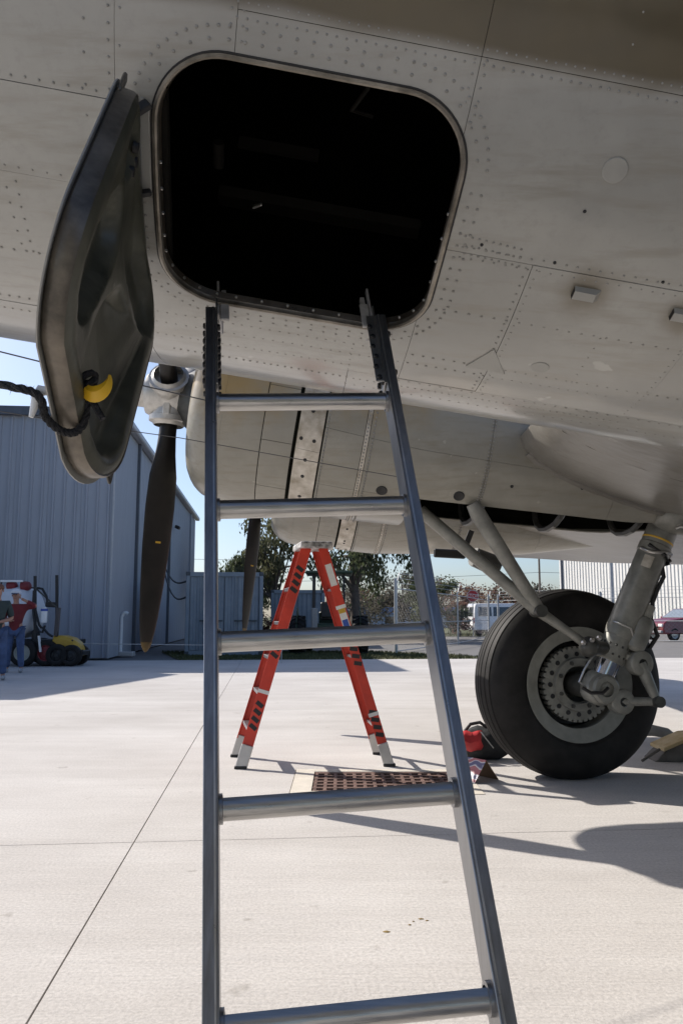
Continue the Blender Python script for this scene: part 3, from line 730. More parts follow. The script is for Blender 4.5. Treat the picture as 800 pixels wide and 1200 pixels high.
def make_nacelle(hub, well, name='engine_nacelle'):
    cw = [(0.24, 0.56), (0.26, 0.60), (0.29, 0.645), (0.35, 0.695), (0.46, 0.735), (0.62, 0.745), (0.80, 0.735), (1.0, 0.715)]
    if well:
        T = (ncurve(cw + [(1.45, 0.70), (2.0, 0.66), (3.5, 0.52), (5.2, 0.12)]), ncurve(cw + [(1.45, 0.70), (2.0, 0.655), (3.5, 0.52), (5.2, 0.10)]),
             ncurve(cw + [(1.45, 0.66), (2.2, 0.50), (3.5, 0.36), (5.2, 0.05)]), ncurve([(1.0, 2.0), (1.9, 2.5), (4, 2.3)]))
    else:
        T = (ncurve(cw + [(1.45, 0.69), (2.0, 0.60), (3.5, 0.34), (4.4, 0.08)]), ncurve(cw + [(1.45, 0.69), (2.0, 0.60), (3.2, 0.40), (4.4, 0.06)]),
             ncurve(cw + [(1.45, 0.64), (2.2, 0.45), (3.5, 0.28), (4.4, 0.05)]), ncurve([(1.0, 2.0), (4, 2.0)]))
    WA0, WA1, WP = 1.88, 4.3, 40.0
    # inner shell (dark), open underneath over the wheel bay
    b = MB(); aa = [0.27, 0.4, 0.8, 1.0, 1.4, 1.88, 2.3, 2.8, 3.3, 3.8, 4.3, 4.35] if well else [0.27, 0.4, 0.8, 1.0, 1.4, 1.9, 2.5, 3.1, 3.7, 4.3]
    ps = list(range(-180, 180, 10)); n = len(ps)
    for a in aa:
        for p in ps: b.v.append(nacelle_ring(hub, a, p, -0.022, T))
    for i in range(len(aa) - 1):
        for j in range(n):
            pm = ps[j] + 5
            if well and abs(pm) < WP and WA0 - 0.01 <= aa[i] < WA1: continue
            b.f.append((i * n + j, i * n + (j + 1) % n, (i + 1) * n + (j + 1) % n, (i + 1) * n + j))
    b.f.append(tuple((len(aa) - 1) * n + j for j in range(n)))
    nac = b.build(name, PRIMER, plane)
    # cowl ring, one rolled sheet with three seams
    nac_patch(hub, T, 0.245, 0.50, -180, 180, 0, 9, 72, gap=0.0).build('cowl_lip', NACP, nac, smooth=True)
    for p0 in (-160, -40, 80): nac_patch(hub, T, 0.50, 0.781, p0, p0 + 120, 0.001).build('cowl_panel', NACP, nac, smooth=True)
    # cowl flaps, each its own plate, slightly open
    for k in range(12):
        p0 = -174 + k * 29.5
        nac_patch(hub, T, 0.785, 0.997, p0, p0 + 29.4, 0.0, 2, 6, thick=0.006, lift=0.018).build('cowl_flap', NACP, nac, smooth=True)
    # heat-stained band behind the flaps, plates with bolt rows
    for k in range(6):
        p0 = -180 + k * 60
        pl = nac_patch(hub, T, 1.02, 1.19, p0, p0 + 60, -0.004, 2, 10).build('firewall_plate', BARE, nac, smooth=True)
        if k in (3, 4):
            for p in (p0 + 6, p0 + 22, p0 + 26, p0 + 43, p0 + 54):
                for a in ((1.05, 1.14) if p == p0 + 6 else (1.10,)):
                    c = nacelle_ring(hub, a, p, -0.004, T); d = nacelle_ring(hub, a, p, 0.01, T) - c
                    MB().lathe([(0.0001, 0.004), (0.011, 0.004), (0.014, -0.002)], c, d, 10).build('bolt', BLACK, pl)
    # nacelle skin behind the firewall
    segs = [(1.20, 1.47), (1.505, 2.35), (2.35, 3.3), (3.3, 4.3)]
    for a0, a1 in segs:
        edges = [-180, -120, -75, -40, 40, 75, 120, 180] if well else [-180, -120, -60, 0, 60, 120, 180]
        for p0, p1 in zip(edges, edges[1:]):
            if well and (p0, p1) == (-40, 40):
                if a0 < WA0 < a1: nac_patch(hub, T, a0, WA0, p0, p1).build('skin_panel', NACP, nac, smooth=True)
                elif a1 <= WA0: nac_patch(hub, T, a0, a1, p0, p1).build('skin_panel', NACP, nac, smooth=True)
                continue
            nac_patch(hub, T, a0, a1, p0, p1, 0.001 * (int(p0 / 5) % 2)).build('skin_panel', NACP, nac, smooth=True)
    for p0, p1 in ((-180, -100), (-100, 0), (0, 40), (40, 100), (100, 180)):
        nac_patch(hub, T, 1.472, 1.503, p0, p1, 0.003, 1).build('joint_strap', BARE, nac, smooth=True)
    # rivets along straps
    b = MB()
    for a in (1.485, 1.215, 2.34, 2.36, 1.53):
        for k in range(70):
            p = -10 + k * 2.0 if well else -70 + k * 3
            if well and p < 42 and a > 1.8: continue
            b.sphere(nacelle_ring(hub, a, p, 0.004, T), 0.007, 5, 3)
    tag(b.build('rivet_rows', RIVET, nac, smooth=True), kind='stuff')
    if well:
        for a, p in ((1.66, 43), (2.2, 47), (2.55, 60), (3.05, 66), (3.12, 66), (3.19, 66)):
            c = nacelle_ring(hub, a, p, 0.002, T); d = nacelle_ring(hub, a, p, 0.02, T) - c; r = 0.035 if a < 2.3 else 0.010
            MB().lathe([(0.0001, 0.001), (r * 0.8, 0.001), (r, 0.004), (r * 1.15, 0.0)], c, d, 14).build('vent_hole', BLACK, nac, smooth=True)
        # bay framing seen in the opening
        for a in (2.4, 3.0, 3.6):
            pts = [nacelle_ring(hub, a, p, -0.06, T) for p in range(-150, 151, 15)]
            MB().tube(pts, 0.025, 6).build('bay_former', GEARD, nac)
    # engine: crankcase nose and nine cylinders behind the cowl opening
    en = MB().lathe([(0.0001, 0.02), (0.12, 0.03), (0.20, 0.12), (0.30, 0.25), (0.32, 0.6), (0.6, 0.62), (0.6, 0.64)], hub, E1, 24).build('engine', GEARD, nac, smooth=True)
    for k in range(9):
        t = 2 * math.pi * k / 9; d = E2 * math.sin(t) - E3 * math.cos(t); c = hub + E1 * 0.36
        prof = [(0.085, 0.25)] + [(0.085 - 0.012 * (i % 2), 0.27 + i * 0.02) for i in range(12)] + [(0.09, 0.52), (0.06, 0.56), (0.0001, 0.57)]
        MB().lathe(prof, c, d, 10).build('cylinder', GEARD, en)
    return nac, T
_p = R(4.4)
PA1 = V((math.cos(_p) * math.cos(_y), math.cos(_p) * math.sin(_y), -math.sin(_p))); PA2 = E2.copy(); PA3 = V((math.sin(_p) * math.cos(_y), math.sin(_p) * math.sin(_y), math.cos(_p)))   # thrust line, dropped a little from the hull axis
def make_prop(hub, ang0, L_, pitch=60, broad=1.0):
    E1, E2, E3 = PA1, PA2, PA3
    hb = MB()
    hb.lathe([(0.0001, -0.36), (0.06, -0.355), (0.10, -0.31), (0.105, -0.19), (0.15, -0.18), (0.175, -0.13), (0.175, 0.12), (0.12, 0.14), (0.10, 0.28)], hub, E1, 20)
    hubo = hb.build('propeller', HUBM, plane, smooth=True, angle=35)
    for k in range(3):
        a = ang0 + k * 2 * math.pi / 3; d = E2 * math.sin(a) - E3 * math.cos(a); side = d.cross(E1).normalized()
        MB().lathe([(0.12, 0.05), (0.14, 0.09), (0.14, 0.16), (0.15, 0.165), (0.15, 0.205), (0.13, 0.21), (0.11, 0.235)], hub, d, 16).build('barrel', HUBM, hubo, smooth=True, angle=35)
        MB().bar(hub + d * 0.03 + side * 0.125, hub + d * 0.18 + side * 0.125, 0.05, 0.06, E1).build('hub_lug', HUBM, hubo, bevel=0.01)
        rings = []; N = 20
        st = [(0.10, 0.13, 0.13, 0), (0.27, 0.13, 0.13, 0), (0.33, 0.135, 0.12, 0.15), (0.45, 0.21, 0.085, 0.6), (0.62, 0.285, 0.06, 1), (0.85, 0.31, 0.045, 1), (1.15, 0.30, 0.034, 1), (1.45, 0.262, 0.026, 1), (1.68, 0.212, 0.02, 1), (1.80, 0.17, 0.016, 1), (1.875, 0.125, 0.012, 1), (1.915, 0.07, 0.008, 1), (1.93, 0.02, 0.004, 1)]
        for r_, ch, th, fl in st:
            rr = r_ * L_ / 1.93; tw = R(pitch + 14 - 22 * (r_ / 1.93)); cd = E1 * math.sin(tw) - side * math.cos(tw); tn = d.cross(cd).normalized()
            ch = ch if fl < 0.2 else ch * broad
            ring = []
            for j in range(N):
                t = 2 * math.pi * j / N; x = math.cos(t) * ch / 2; y = math.sin(t) * th / 2
                if fl > 0.5: y = (abs(math.sin(t)) ** 1.3) * math.copysign(th / 2, math.sin(t)) * (1.25 if math.sin(t) > 0 else 0.6)
                ring.append(hub + d * rr + cd * x + tn * y)
            rings.append(ring)
        bl = MB().loft(rings).build('blade', PROP, hubo, smooth=True, angle=60)
        # worn yellow tip: a thin painted sleeve over the end
        tip = []
        for r_, ch, th in ((1.86, 0.137, 0.013), (1.90, 0.093, 0.0095), (1.92, 0.056, 0.007), (1.934, 0.015, 0.004)):
            rr = r_ * L_ / 1.93; tw = R(pitch + 14 - 22 * (r_ / 1.93)); cd = E1 * math.sin(tw) - side * math.cos(tw); tn = d.cross(cd).normalized()
            tip.append([hub + d * rr + cd * (math.cos(2 * math.pi * j / N) * (ch * broad / 2 + 0.0015)) + tn * ((abs(math.sin(2 * math.pi * j / N)) ** 1.3) * math.copysign(th / 2, math.sin(2 * math.pi * j / N)) * (1.25 if math.sin(2 * math.pi * j / N) > 0 else 0.6) * 1.0 + math.copysign(0.001, math.sin(2 * math.pi * j / N))) for j in range(N)])
        MB().loft(tip).build('blade_tip', TIPP, bl, smooth=True, angle=60)
        tw = R(pitch + 2); cd = E1 * math.sin(tw) - side * math.cos(tw); tn = d.cross(cd).normalized(); rr = 1.12 * L_ / 1.93
        for sg in (1, -1):
            q = hub + d * rr + tn * sg * 0.0235; MB().box(q, (0.042, 0.014, 0.002), Matrix((cd, d, tn * sg)).transposed()).build('maker_plate', YELLOW, bl)
    return hubo
TIPP = mat('worn yellow tip paint', (0.030, 0.022, 0.012), 0.5, var=0.5, scale=16, c2=(0.10, 0.065, 0.02))
HUB3 = P(201, 464, 5.9); HUB4 = P(304, 556, 9.2)
nac3, TN = make_nacelle(HUB3, True); nac4, TO = make_nacelle(HUB4, False)
make_prop(HUB3, R(-2.0), 1.93, pitch=48, broad=0.78); make_prop(HUB4, R(3), 1.86, pitch=38, broad=0.68)
# the near wing's two engines stand beside and behind the viewer
for hb_ in (HUB3, HUB4):
    lat = (hb_ - A0).dot(E2); hm = hb_ - E2 * (2 * lat); make_nacelle(hm, False); make_prop(hm, R(25), 1.9, pitch=50)

# ------------------------------------------------------------------ wing
def airfoil(n=16):
    up, lo = [], []
    for i in range(n + 1):
        x = (1 - math.cos(math.pi * i / n)) / 2; yt = 5 * (0.2969 * math.sqrt(x) - 0.126 * x - 0.3516 * x * x + 0.2843 * x ** 3 - 0.1036 * x ** 4); yc = 0.18 * x * (1 - x)
        up.append((x, yt, yc)); lo.append((x, -yt, yc))
    return up[::-1] + lo[1:-1]
WINGP = skin_mat('weathered wing paint', (0.185, 0.174, 0.155), coat=0.0, stains=((1.5, 0.0, 0.4, (0.5, 1, 1), (0.52, 0.49, 0.44), 0.6),))
AF = airfoil()
def wing_sec(Y, le, ch, tk, inc=12.5):
    c, s_ = math.cos(R(inc)), math.sin(R(inc)); out = []
    for x, yt, yc in AF:
        z = yt * tk + yc * 0.1 * ch; out.append(V((le[0] + x * ch * c + z * s_, Y, le[1] - x * ch * s_ + z * c)))
    return out
ST = [(2.6, (1.02, 2.28), 5.1, 0.62), (5.9, (1.28, 2.47), 4.5, 0.58), (9.2, (1.36, 2.60), 3.8, 0.52), (13.5, (1.50, 2.74), 2.9, 0.36), (17.2, (1.85, 2.88), 1.9, 0.2), (17.9, (2.3, 2.92), 1.0, 0.08)]
def station(Y):
    """smoothly blended wing station"""
    k = max(i for i in range(len(ST) - 1) if ST[i][0] <= Y or i == 0); f = (Y - ST[k][0]) / (ST[k + 1][0] - ST[k][0])
    g = lambda q: (q[1][0], q[1][1], q[2], q[3]); p = [g(ST[max(k - 1, 0)]), g(ST[k]), g(ST[k + 1]), g(ST[min(k + 2, len(ST) - 1)])]
    if k == len(ST) - 2: v = [lin(p[1][i], p[2][i], f) for i in range(4)]
    else: v = [0.5 * (2 * p[1][i] + (p[2][i] - p[0][i]) * f * (1 if k else 0.0) + (0 if not k else (2 * p[0][i] - 5 * p[1][i] + 4 * p[2][i] - p[3][i]) * f * f + (3 * p[1][i] - p[0][i] - 3 * p[2][i] + p[3][i]) * f ** 3)) if k else lin(p[1][i], p[2][i], f) for i in range(4)]
    return (Y, (v[0], v[1]), v[2], v[3])
SY = [2.6 + i * 0.65 for i in range(23)] + [17.2, 17.6, 17.9]
b = MB(); b.loft([wing_sec(*station(y)) for y in SY]); b.uv = [(q.x, q.y) for q in b.v]
wing = b.build('wing', WINGP, plane, smooth=True, angle=50)
def wing_low(X, Y):
    _, le, ch, tk = station(Y); x = max(0.0, min(1.0, (X - le[0]) / (ch * math.cos(R(12.5)))))
    yt = 5 * (0.2969 * math.sqrt(x) - 0.126 * x - 0.3516 * x * x + 0.2843 * x ** 3 - 0.1036 * x ** 4); z = -yt * tk + 0.18 * x * (1 - x) * 0.1 * ch
    return le[1] - x * ch * math.sin(R(12.5)) + z * math.cos(R(12.5))
pts = []                                                            # rolled fillet where wing and nacelle meet
for i in range(24):
    a = 2.62 + i * 0.075
    for p in range(35, 140, 1):
        q = nacelle_ring(HUB3, a, p, 0.0, TN)
        if q.x > 1.3 and q.z >= wing_low(q.x, q.y): pts.append(nacelle_ring(HUB3, a, p - 1, 0.006, TN)); break
if len(pts) > 3: MB().tube(pts, 0.038, 8).build('wing_fillet', WINGP, wing, smooth=True)
# chordwise lap strips under the inner wing
for Y in (3.6, 4.4):
    pp_ = [V((x, Y, wing_low(x, Y) - 0.001)) for x in [1.25 + 0.15 * k for k in range(16)]]
    bb = MB()
    for q0, q1 in zip(pp_, pp_[1:]): bb.bar(q0, q1, 0.03, 0.004, V((0, 1, 0)))
    bb.build('lap_strip', WINGP, wing)
# near-side wing, mostly beside and behind the viewer
b = MB(); rings = []
for Y, le, ch, tk in ST:
    rings.append([V((q.x + 0.11 * (q.y - 2.25), 4.5 - q.y, q.z)) for q in wing_sec(Y, le, ch, tk)])
b.loft(rings); b.uv = [(q.x, q.y) for q in b.v]; b.build('wing', WINGP, plane, smooth=True, angle=50)
# landing light and a bracket under the wing, by the drag struts
q = P(545, 655, 7.4); MB().cyl(q + V((0.08, 0, 0.02)), q + V((0.30, 0.1, -0.06)), 0.09, 0.10, n=14).build('landing_lamp', GEARD, plane, smooth=True)
MB().bar(P(508, 648, 7.4), P(545, 650, 7.4), 0.05, 0.08).build('lamp_bracket', BLACK, plane, bevel=0.01)
MB().bar(P(545, 640, 7.4), P(552, 622, 7.4), 0.05, 0.05).build('lamp_bracket', BLACK, plane)

# ------------------------------------------------------------------ main landing gear
WC = V((1.735, 6.25, 0.70)); WAX = V((math.sin(R(11.5)), -math.cos(R(11.5)), 0))                        # axis points to the near side
tp = []; hw = 0.215
for x, r_ in ((0.205, 0.425), (0.222, 0.45), (0.232, 0.50), (0.228, 0.56), (0.205, 0.625), (0.175, 0.668), (0.150, 0.690), (0.146, 0.684), (0.142, 0.684), (0.138, 0.697), (0.095, 0.707), (0.091, 0.699), (0.086, 0.699), (0.082, 0.709), (0.032, 0.715), (0.028, 0.706), (0.022, 0.706), (0.018, 0.716)):
    tp.append((r_, x))
tp = tp + [(r_, -x) for r_, x in reversed(tp)]
wheel = MB().lathe([(0.0001, 0.03), (0.31, 0.03), (0.32, 0.06), (0.325, 0.12), (0.325, 0.15), (0.375, 0.165), (0.41, 0.20), (0.428, 0.20), (0.428, -0.205), (0.40, -0.205), (0.30, -0.1), (0.0001, -0.09)], WC, WAX, 64).build('main_wheel', GEAR, plane, smooth=True, angle=25)
ty = MB().lathe(tp, WC, WAX, 96)
for q in ty.v:
    if q.z < 0.004: q.z = 0.004
ty.build('tyre', RUBBER, wheel, smooth=True, angle=22)
# pale rim flange, and the recess between rim and brake
MB().lathe([(0.322, 0.155), (0.326, 0.172), (0.37, 0.185), (0.41, 0.207), (0.424, 0.209), (0.432, 0.20)], WC, WAX, 64).build('rim_flange', mat('pale rim paint', (0.23, 0.23, 0.205), 0.5, var=0.2, scale=9), wheel, smooth=True, angle=40)
MB().lathe([(0.318, 0.064), (0.305, 0.035), (0.20, 0.033)], WC, WAX, 48).build('rim_well', BLACK, wheel, smooth=True)
# brake: notched disc with a ring of holes
b = MB(); N = 40; u = V((0, 0, 1)).cross(WAX).normalized(); vv = WAX.cross(u)
def wp(r_, a, h): return WC + (u * math.cos(a) + vv * math.sin(a)) * r_ + WAX * h
vs = []
for k in range(N):
    a0, a1, a2 = 2 * math.pi * k / N, 2 * math.pi * (k + 0.62) / N, 2 * math.pi * (k + 0.999) / N
    vs += [wp(0.280, a0, 0.165), wp(0.280, a1, 0.165), wp(0.264, a1 + 0.005, 0.165), wp(0.264, a2 - 0.005, 0.165)]
n4 = len(vs); outer = vs; inner = [wp(0.13, 2 * math.pi * k / n4, 0.175) for k in range(n4)]; back = [q - WAX * 0.07 for q in outer]
b.add(outer + inner + back, [(k, (k + 1) % n4, n4 + (k + 1) % n4, n4 + k) for k in range(n4)] + [(k, (k + 1) % n4, 2 * n4 + (k + 1) % n4, 2 * n4 + k) for k in range(n4)])
brake = b.build('brake', GEAR, wheel, smooth=True, angle=30)
MB().lathe([(0.14, 0.18), (0.14, 0.205), (0.195, 0.205), (0.20, 0.175)], WC, WAX, 36).build('brake_ring', GEAR, wheel, smooth=True, angle=30)
for k in range(16):
    a = 2 * math.pi * k / 16; MB().lathe([(0.0001, 0.002), (0.0165, 0.002), (0.019, -0.003)], wp(0.222, a, 0.1712), WAX, 10).build('brake_hole', BLACK, brake)
    if k % 2: MB().lathe([(0.0001, 0.016), (0.014, 0.016), (0.016, 0.0)], wp(0.168, a, 0.205), WAX, 6).build('brake_bolt', GEARD, brake)

AX = P(700, 806, 5.88); TOPP = P(783, 602, 5.88); sd = (TOPP - AX).normalized()
strut = MB().lathe([(0.0001, 0.21), (0.098, 0.21), (0.104, 0.22), (0.104, 0.395), (0.108, 0.40), (0.111, 0.44), (0.111, 1.06), (0.117, 1.065), (0.117, 1.13), (0.111, 1.14), (0.111, 1.36), (0.0001, 1.38)], AX, sd, 28).build('main_strut', GEAR, plane, smooth=True, angle=30)
MB().lathe([(0.085, 0.06), (0.085, 0.36)], AX, sd, 24).build('piston', CHROME, strut, smooth=True)
MB().lathe([(0.1115, 1.165), (0.1135, 1.168), (0.1135, 1.178), (0.1115, 1.18)], AX, sd, 28).build('yellow_band', YELLOW, strut, smooth=True)
b = MB().lathe([(0.0001, -0.12), (0.06, -0.115), (0.10, -0.085), (0.118, -0.03), (0.118, 0.03), (0.105, 0.085), (0.09, 0.10)], AX, sd, 20); b.build('axle_fitting', GEAR, strut, smooth=True)
nearv = WAX
MB().lathe([(0.105, 0.02), (0.105, 0.115), (0.09, 0.13), (0.055, 0.13), (0.055, 0.10), (0.0001, 0.10)], AX, nearv, 24).build('axle_boss', GEAR, strut, smooth=True, angle=35)
MB().lathe([(0.0001, 0.0), (0.05, 0.0)], AX + nearv * 0.105, nearv, 18).build('axle_bore', BLACK, strut)
MB().cyl(AX, WC + WAX * 0.1, 0.09, n=20).build('axle', GEARD, strut, smooth=True)
# torque links
k1, k2, kj = P(749, 777, 5.82), P(727, 822, 5.82), P(768, 822, 5.80)
for q in (k1, k2):
    MB().lathe([(0.0001, 0.03), (0.030, 0.03), (0.033, 0.048), (0.065, 0.048), (0.084, 0.04), (0.090, 0.03), (0.090, -0.05), (0.0001, -0.05)], q, nearv, 28).build('torque_link_boss', GEAR, strut, smooth=True, angle=30)
    MB().lathe([(0.0001, 0.0), (0.032, 0.0)], q + nearv * 0.034, nearv, 14).build('pin_bore', BLACK, strut)
b = MB(); b.tube([k1, kj + V((0, 0, 0.02))], [0.05, 0.032], 10); b.build('torque_link', GEAR, strut, smooth=True)
b = MB(); b.tube([k2, kj], [0.036, 0.028], 10); b.build('torque_link', GEAR, strut, smooth=True)
MB().cyl(kj - nearv * 0.06, kj + nearv * 0.06, 0.04, n=14).build('torque_pin', GEARD, strut, smooth=True)
MB().bar(AX + sd * 0.30, k1, 0.07, 0.07).build('torque_link_arm', GEAR, strut, bevel=0.02)
MB().bar(AX, k2, 0.07, 0.07).build('torque_link_arm', GEAR, strut, bevel=0.02)
# collar bolts, label plate, clips, hoses and the reservoir
for k in range(8):
    t = R(-80 + k * 26); side = nearv.cross(sd).normalized(); d = nearv * math.cos(t) + side * math.sin(t); dn = (d - sd * d.dot(sd)).normalized()
    for hgt in (0.26, 0.33): MB().sphere(AX + sd * hgt + dn * 0.103, 0.010, 6, 4).build('collar_bolt', GEARD, strut)
side = nearv.cross(sd).normalized()
dn = (nearv * 0.85 - side * 0.5); dn = (dn - sd * dn.dot(sd)).normalized(); x = sd.cross(dn)
def on_strut(t, hgt, r_=0.115):
    d = nearv * math.cos(t) + side * math.sin(t); d = (d - sd * d.dot(sd)).normalized(); return AX + sd * hgt + d * r_
q = on_strut(-0.75, 0.90, 0.134); dq = (q - (AX + sd * 0.98)).normalized()
sgn = 1 if (on_strut(0.9, 0.9) - on_strut(-0.9, 0.9)).x > 0 else -1
q = on_strut(-0.6 * sgn, 0.98, 0.112); dq = (q - (AX + sd * 0.98)).normalized()
MB().box(q, (0.07, 0.09, 0.004), Matrix((dq.cross(sd).normalized(), sd, dq)).transposed()).build('data_plate', BARE, strut)
MB().tube([on_strut(t * sgn, 1.08 + 0.03 * math.sin(t * 2), 0.120) for t in (-1.3, -0.9, -0.5, 0, 0.5, 0.9, 1.3, 1.7)], 0.013, 8).build('hose_clamp', STEEL, strut, smooth=True)
MB().tube([on_strut(t * sgn, 0.48 - 0.10 * max(0, t), 0.115) for t in (-1.2, -0.9, -0.4, 0, 0.5, 0.9, 1.2, 1.45)], 0.008, 8).build('wire_clip', STEEL, strut, smooth=True)
rs = P(750, 738, 5.84)
MB().lathe([(0.0001, -0.17), (0.05, -0.165), (0.075, -0.14), (0.08, -0.06), (0.08, 0.05), (0.06, 0.09), (0.04, 0.10), (0.04, 0.19), (0.0001, 0.20)], rs, sd, 18).build('brake_reservoir', GEAR, strut, smooth=True, angle=35)
MB().tube([on_strut(-0.9 * sgn, 1.10, 0.126), on_strut(0.2 * sgn, 1.07, 0.13), on_strut(1.0 * sgn, 1.04, 0.13), P(757, 668, 5.82), P(763, 683, 5.82), P(760, 697, 5.82), P(758, 712, 5.83), rs + sd * 0.17], 0.013, 8).build('brake_hose', BLACK, strut, smooth=True)
MB().tube([on_strut(1.2 * sgn, 1.07, 0.13), P(775, 663, 5.82), P(777, 676, 5.82), P(770, 690, 5.82), P(764, 706, 5.83), P(762, 725, 5.84), P(770, 745, 5.84), P(760, 760, 5.85)], 0.016, 8).build('brake_hose', BLACK, strut, smooth=True)
MB().tube([P(697, 762, 5.78), P(692, 772, 5.76), P(684, 785, 5.74), P(678, 799, 5.74), P(686, 806, 5.76)], 0.008, 8).build('brake_pipe', STEEL, strut, smooth=True)
MB().tube([P(682, 806, 5.72), P(692, 812, 5.72), P(706, 812, 5.72), P(712, 806, 5.74)], 0.012, 8).build('brake_hose', BLACK, strut, smooth=True)
# trunnion casting at the top
tq = P(795, 612, 5.78)
MB().sphere(tq + V((0.04, 0, 0.04)), 0.25, 20, 12, (0.95, 0.75, 0.55)).build('trunnion', GEAR, strut, smooth=True)
MB().tube([P(791, 619, 5.56), P(796, 617, 5.55), P(806, 619, 5.55)], 0.012, 8).build('grab_loop', STEEL, strut, smooth=True)
# drag struts folding to the knee
kn = P(630, 716, 5.72)
dk = MB().tube([P(492, 598, 5.80), kn], [0.046, 0.044], 16).build('drag_strut', GEAR, plane, smooth=True)
MB().tube([P(553, 590, 5.55), P(560, 603, 5.56), kn + V((0, 0, 0.02))], [0.045, 0.058, 0.044], 16).build('side_strut', GEAR, plane, smooth=True)
MB().tube([kn, P(668, 742, 5.74), P(690, 758, 5.76)], [0.040, 0.029, 0.036], 16).build('lower_link', GEAR, dk, smooth=True)
MB().cyl(kn - nearv * 0.06, kn + nearv * 0.065, 0.045, n=14).build('knee_pin', GEARD, dk, smooth=True)
lk = P(690, 758, 5.76)
MB().sphere(lk, 0.075, 10, 8).build('link_clevis', GEARD, dk, smooth=True)
MB().cyl(lk, AX + sd * 0.30, 0.05, n=12).build('link_lug', GEARD, dk, smooth=True)
for dx in (-0.06, 0.0, 0.05): MB().sphere(lk + V((dx, -0.07, 0.05 + dx * 0.3)), 0.02, 6, 4).build('link_nut', STEEL, dk)

# ================================================================== aluminium ladder hooked into the hatch
LT, LB, RT, RB = V((-0.288, 1.781, 1.696)), V((-0.176, 1.225, 0.628)), V((0.110, 1.821, 1.694)), V((0.225, 1.265, 0.629))
ld = ((LT - LB) / 4 + (RT - RB) / 4) / 2                            # one rung step upwards
lx = (RT - LT + RB - LB).normalized(); lz = ld.normalized(); lx = (lx - lz * lx.dot(lz)).normalized(); ln = lx.cross(lz)   # ln: away from the climber or towards
if ln.y > 0: ln = -ln                                               # towards the camera
L0 = (LT + LB) / 2; R0 = (RT + RB) / 2; CM = (L0 + R0) / 2; HWL = (R0 - L0).dot(lx) / 2
def lp(x, t, n_=0.0): return CM + lx * x + ld * t + ln * n_          # t counts rungs, rung 0 in the middle
steps = -CM.z / ld.z
ladder = thing('aluminium_ladder', 'grey aluminium straight ladder hooked over the hatch sill', 'ladder', lp(0, steps))
lmat = Matrix((lx, ln, lz)).transposed()
def rail(sg, ttop):
    b = MB(); xo = sg * HWL
    fl = 0.0225; dp = 0.068; th = 0.0035; wb = 0.0035
    # I-section: two flanges and a web, the outer face flush
    prof = [(-0.002, -dp / 2), (fl, -dp / 2), (fl, -dp / 2 + th), (wb, -dp / 2 + th), (wb, dp / 2 - th), (fl, dp / 2 - th), (fl, dp / 2), (-0.002, dp / 2)]
    rings = []
    for t in (steps + 0.02, ttop):
        rings.append([lp(xo + sg * x, t, y) for x, y in prof])
    n = len(prof); b.add(rings[0] + rings[1], [(i, (i + 1) % n, n + (i + 1) % n, n + i) for i in range(n)] + [tuple(range(n)), tuple(range(n, 2 * n))])
    r = b.build('side_rail', ALU, ladder, bevel=0.0012)
    # bead in paler steel, added as a highlight line down the flange
    MB().bar(lp(xo + sg * 0.0035, steps + 0.03, dp / 2 + 0.0012), lp(xo + sg * 0.0035, ttop - 0.01, dp / 2 + 0.0012), 0.0045, 0.003, lx).build('highlight_bead', STEEL, r)
    MB().box(lp(xo + sg * 0.010, steps + 0.085, 0), (0.034, 0.078, 0.05), lmat).build('rubber_foot', BLACK, r, bevel=0.006)
    return r
rl, rr_ = rail(-1, 2.96), rail(1, 2.88)
for k in range(-4, 3):
    if (lp(0, k).z) < 0.03: continue
    c0, c1 = lp(-HWL + 0.001, k), lp(HWL - 0.001, k)
    b = MB(); N = 28; rings = []
    for c in (c0, c1):
        ring = []
        for j in range(N):
            a = 2 * math.pi * j / N; x, y = math.cos(a) * 0.0195, math.sin(a) * 0.0195
            if y > 0.012: y = 0.0125 + 0.0012 * (j % 2)                 # flat, ribbed tread on top
            ring.append(c + ln * x + lz * y)
        rings.append(ring)
    rg = b.loft(rings).build('rung', ALUR, ladder, smooth=True, angle=35)
    for sg, c in ((-1, c0), (1, c1)):
        MB().lathe([(0.0185, -0.004), (0.0245, -0.003), (0.0245, 0.003), (0.019, 0.004)], c - lx * sg * 0.004, lx, 24).build('swage_collar', ALU, rg, smooth=True)
HOOKM = mat('dull cast aluminium', (0.42, 0.41, 0.40), 0.45, 0.15, var=0.25, scale=30)
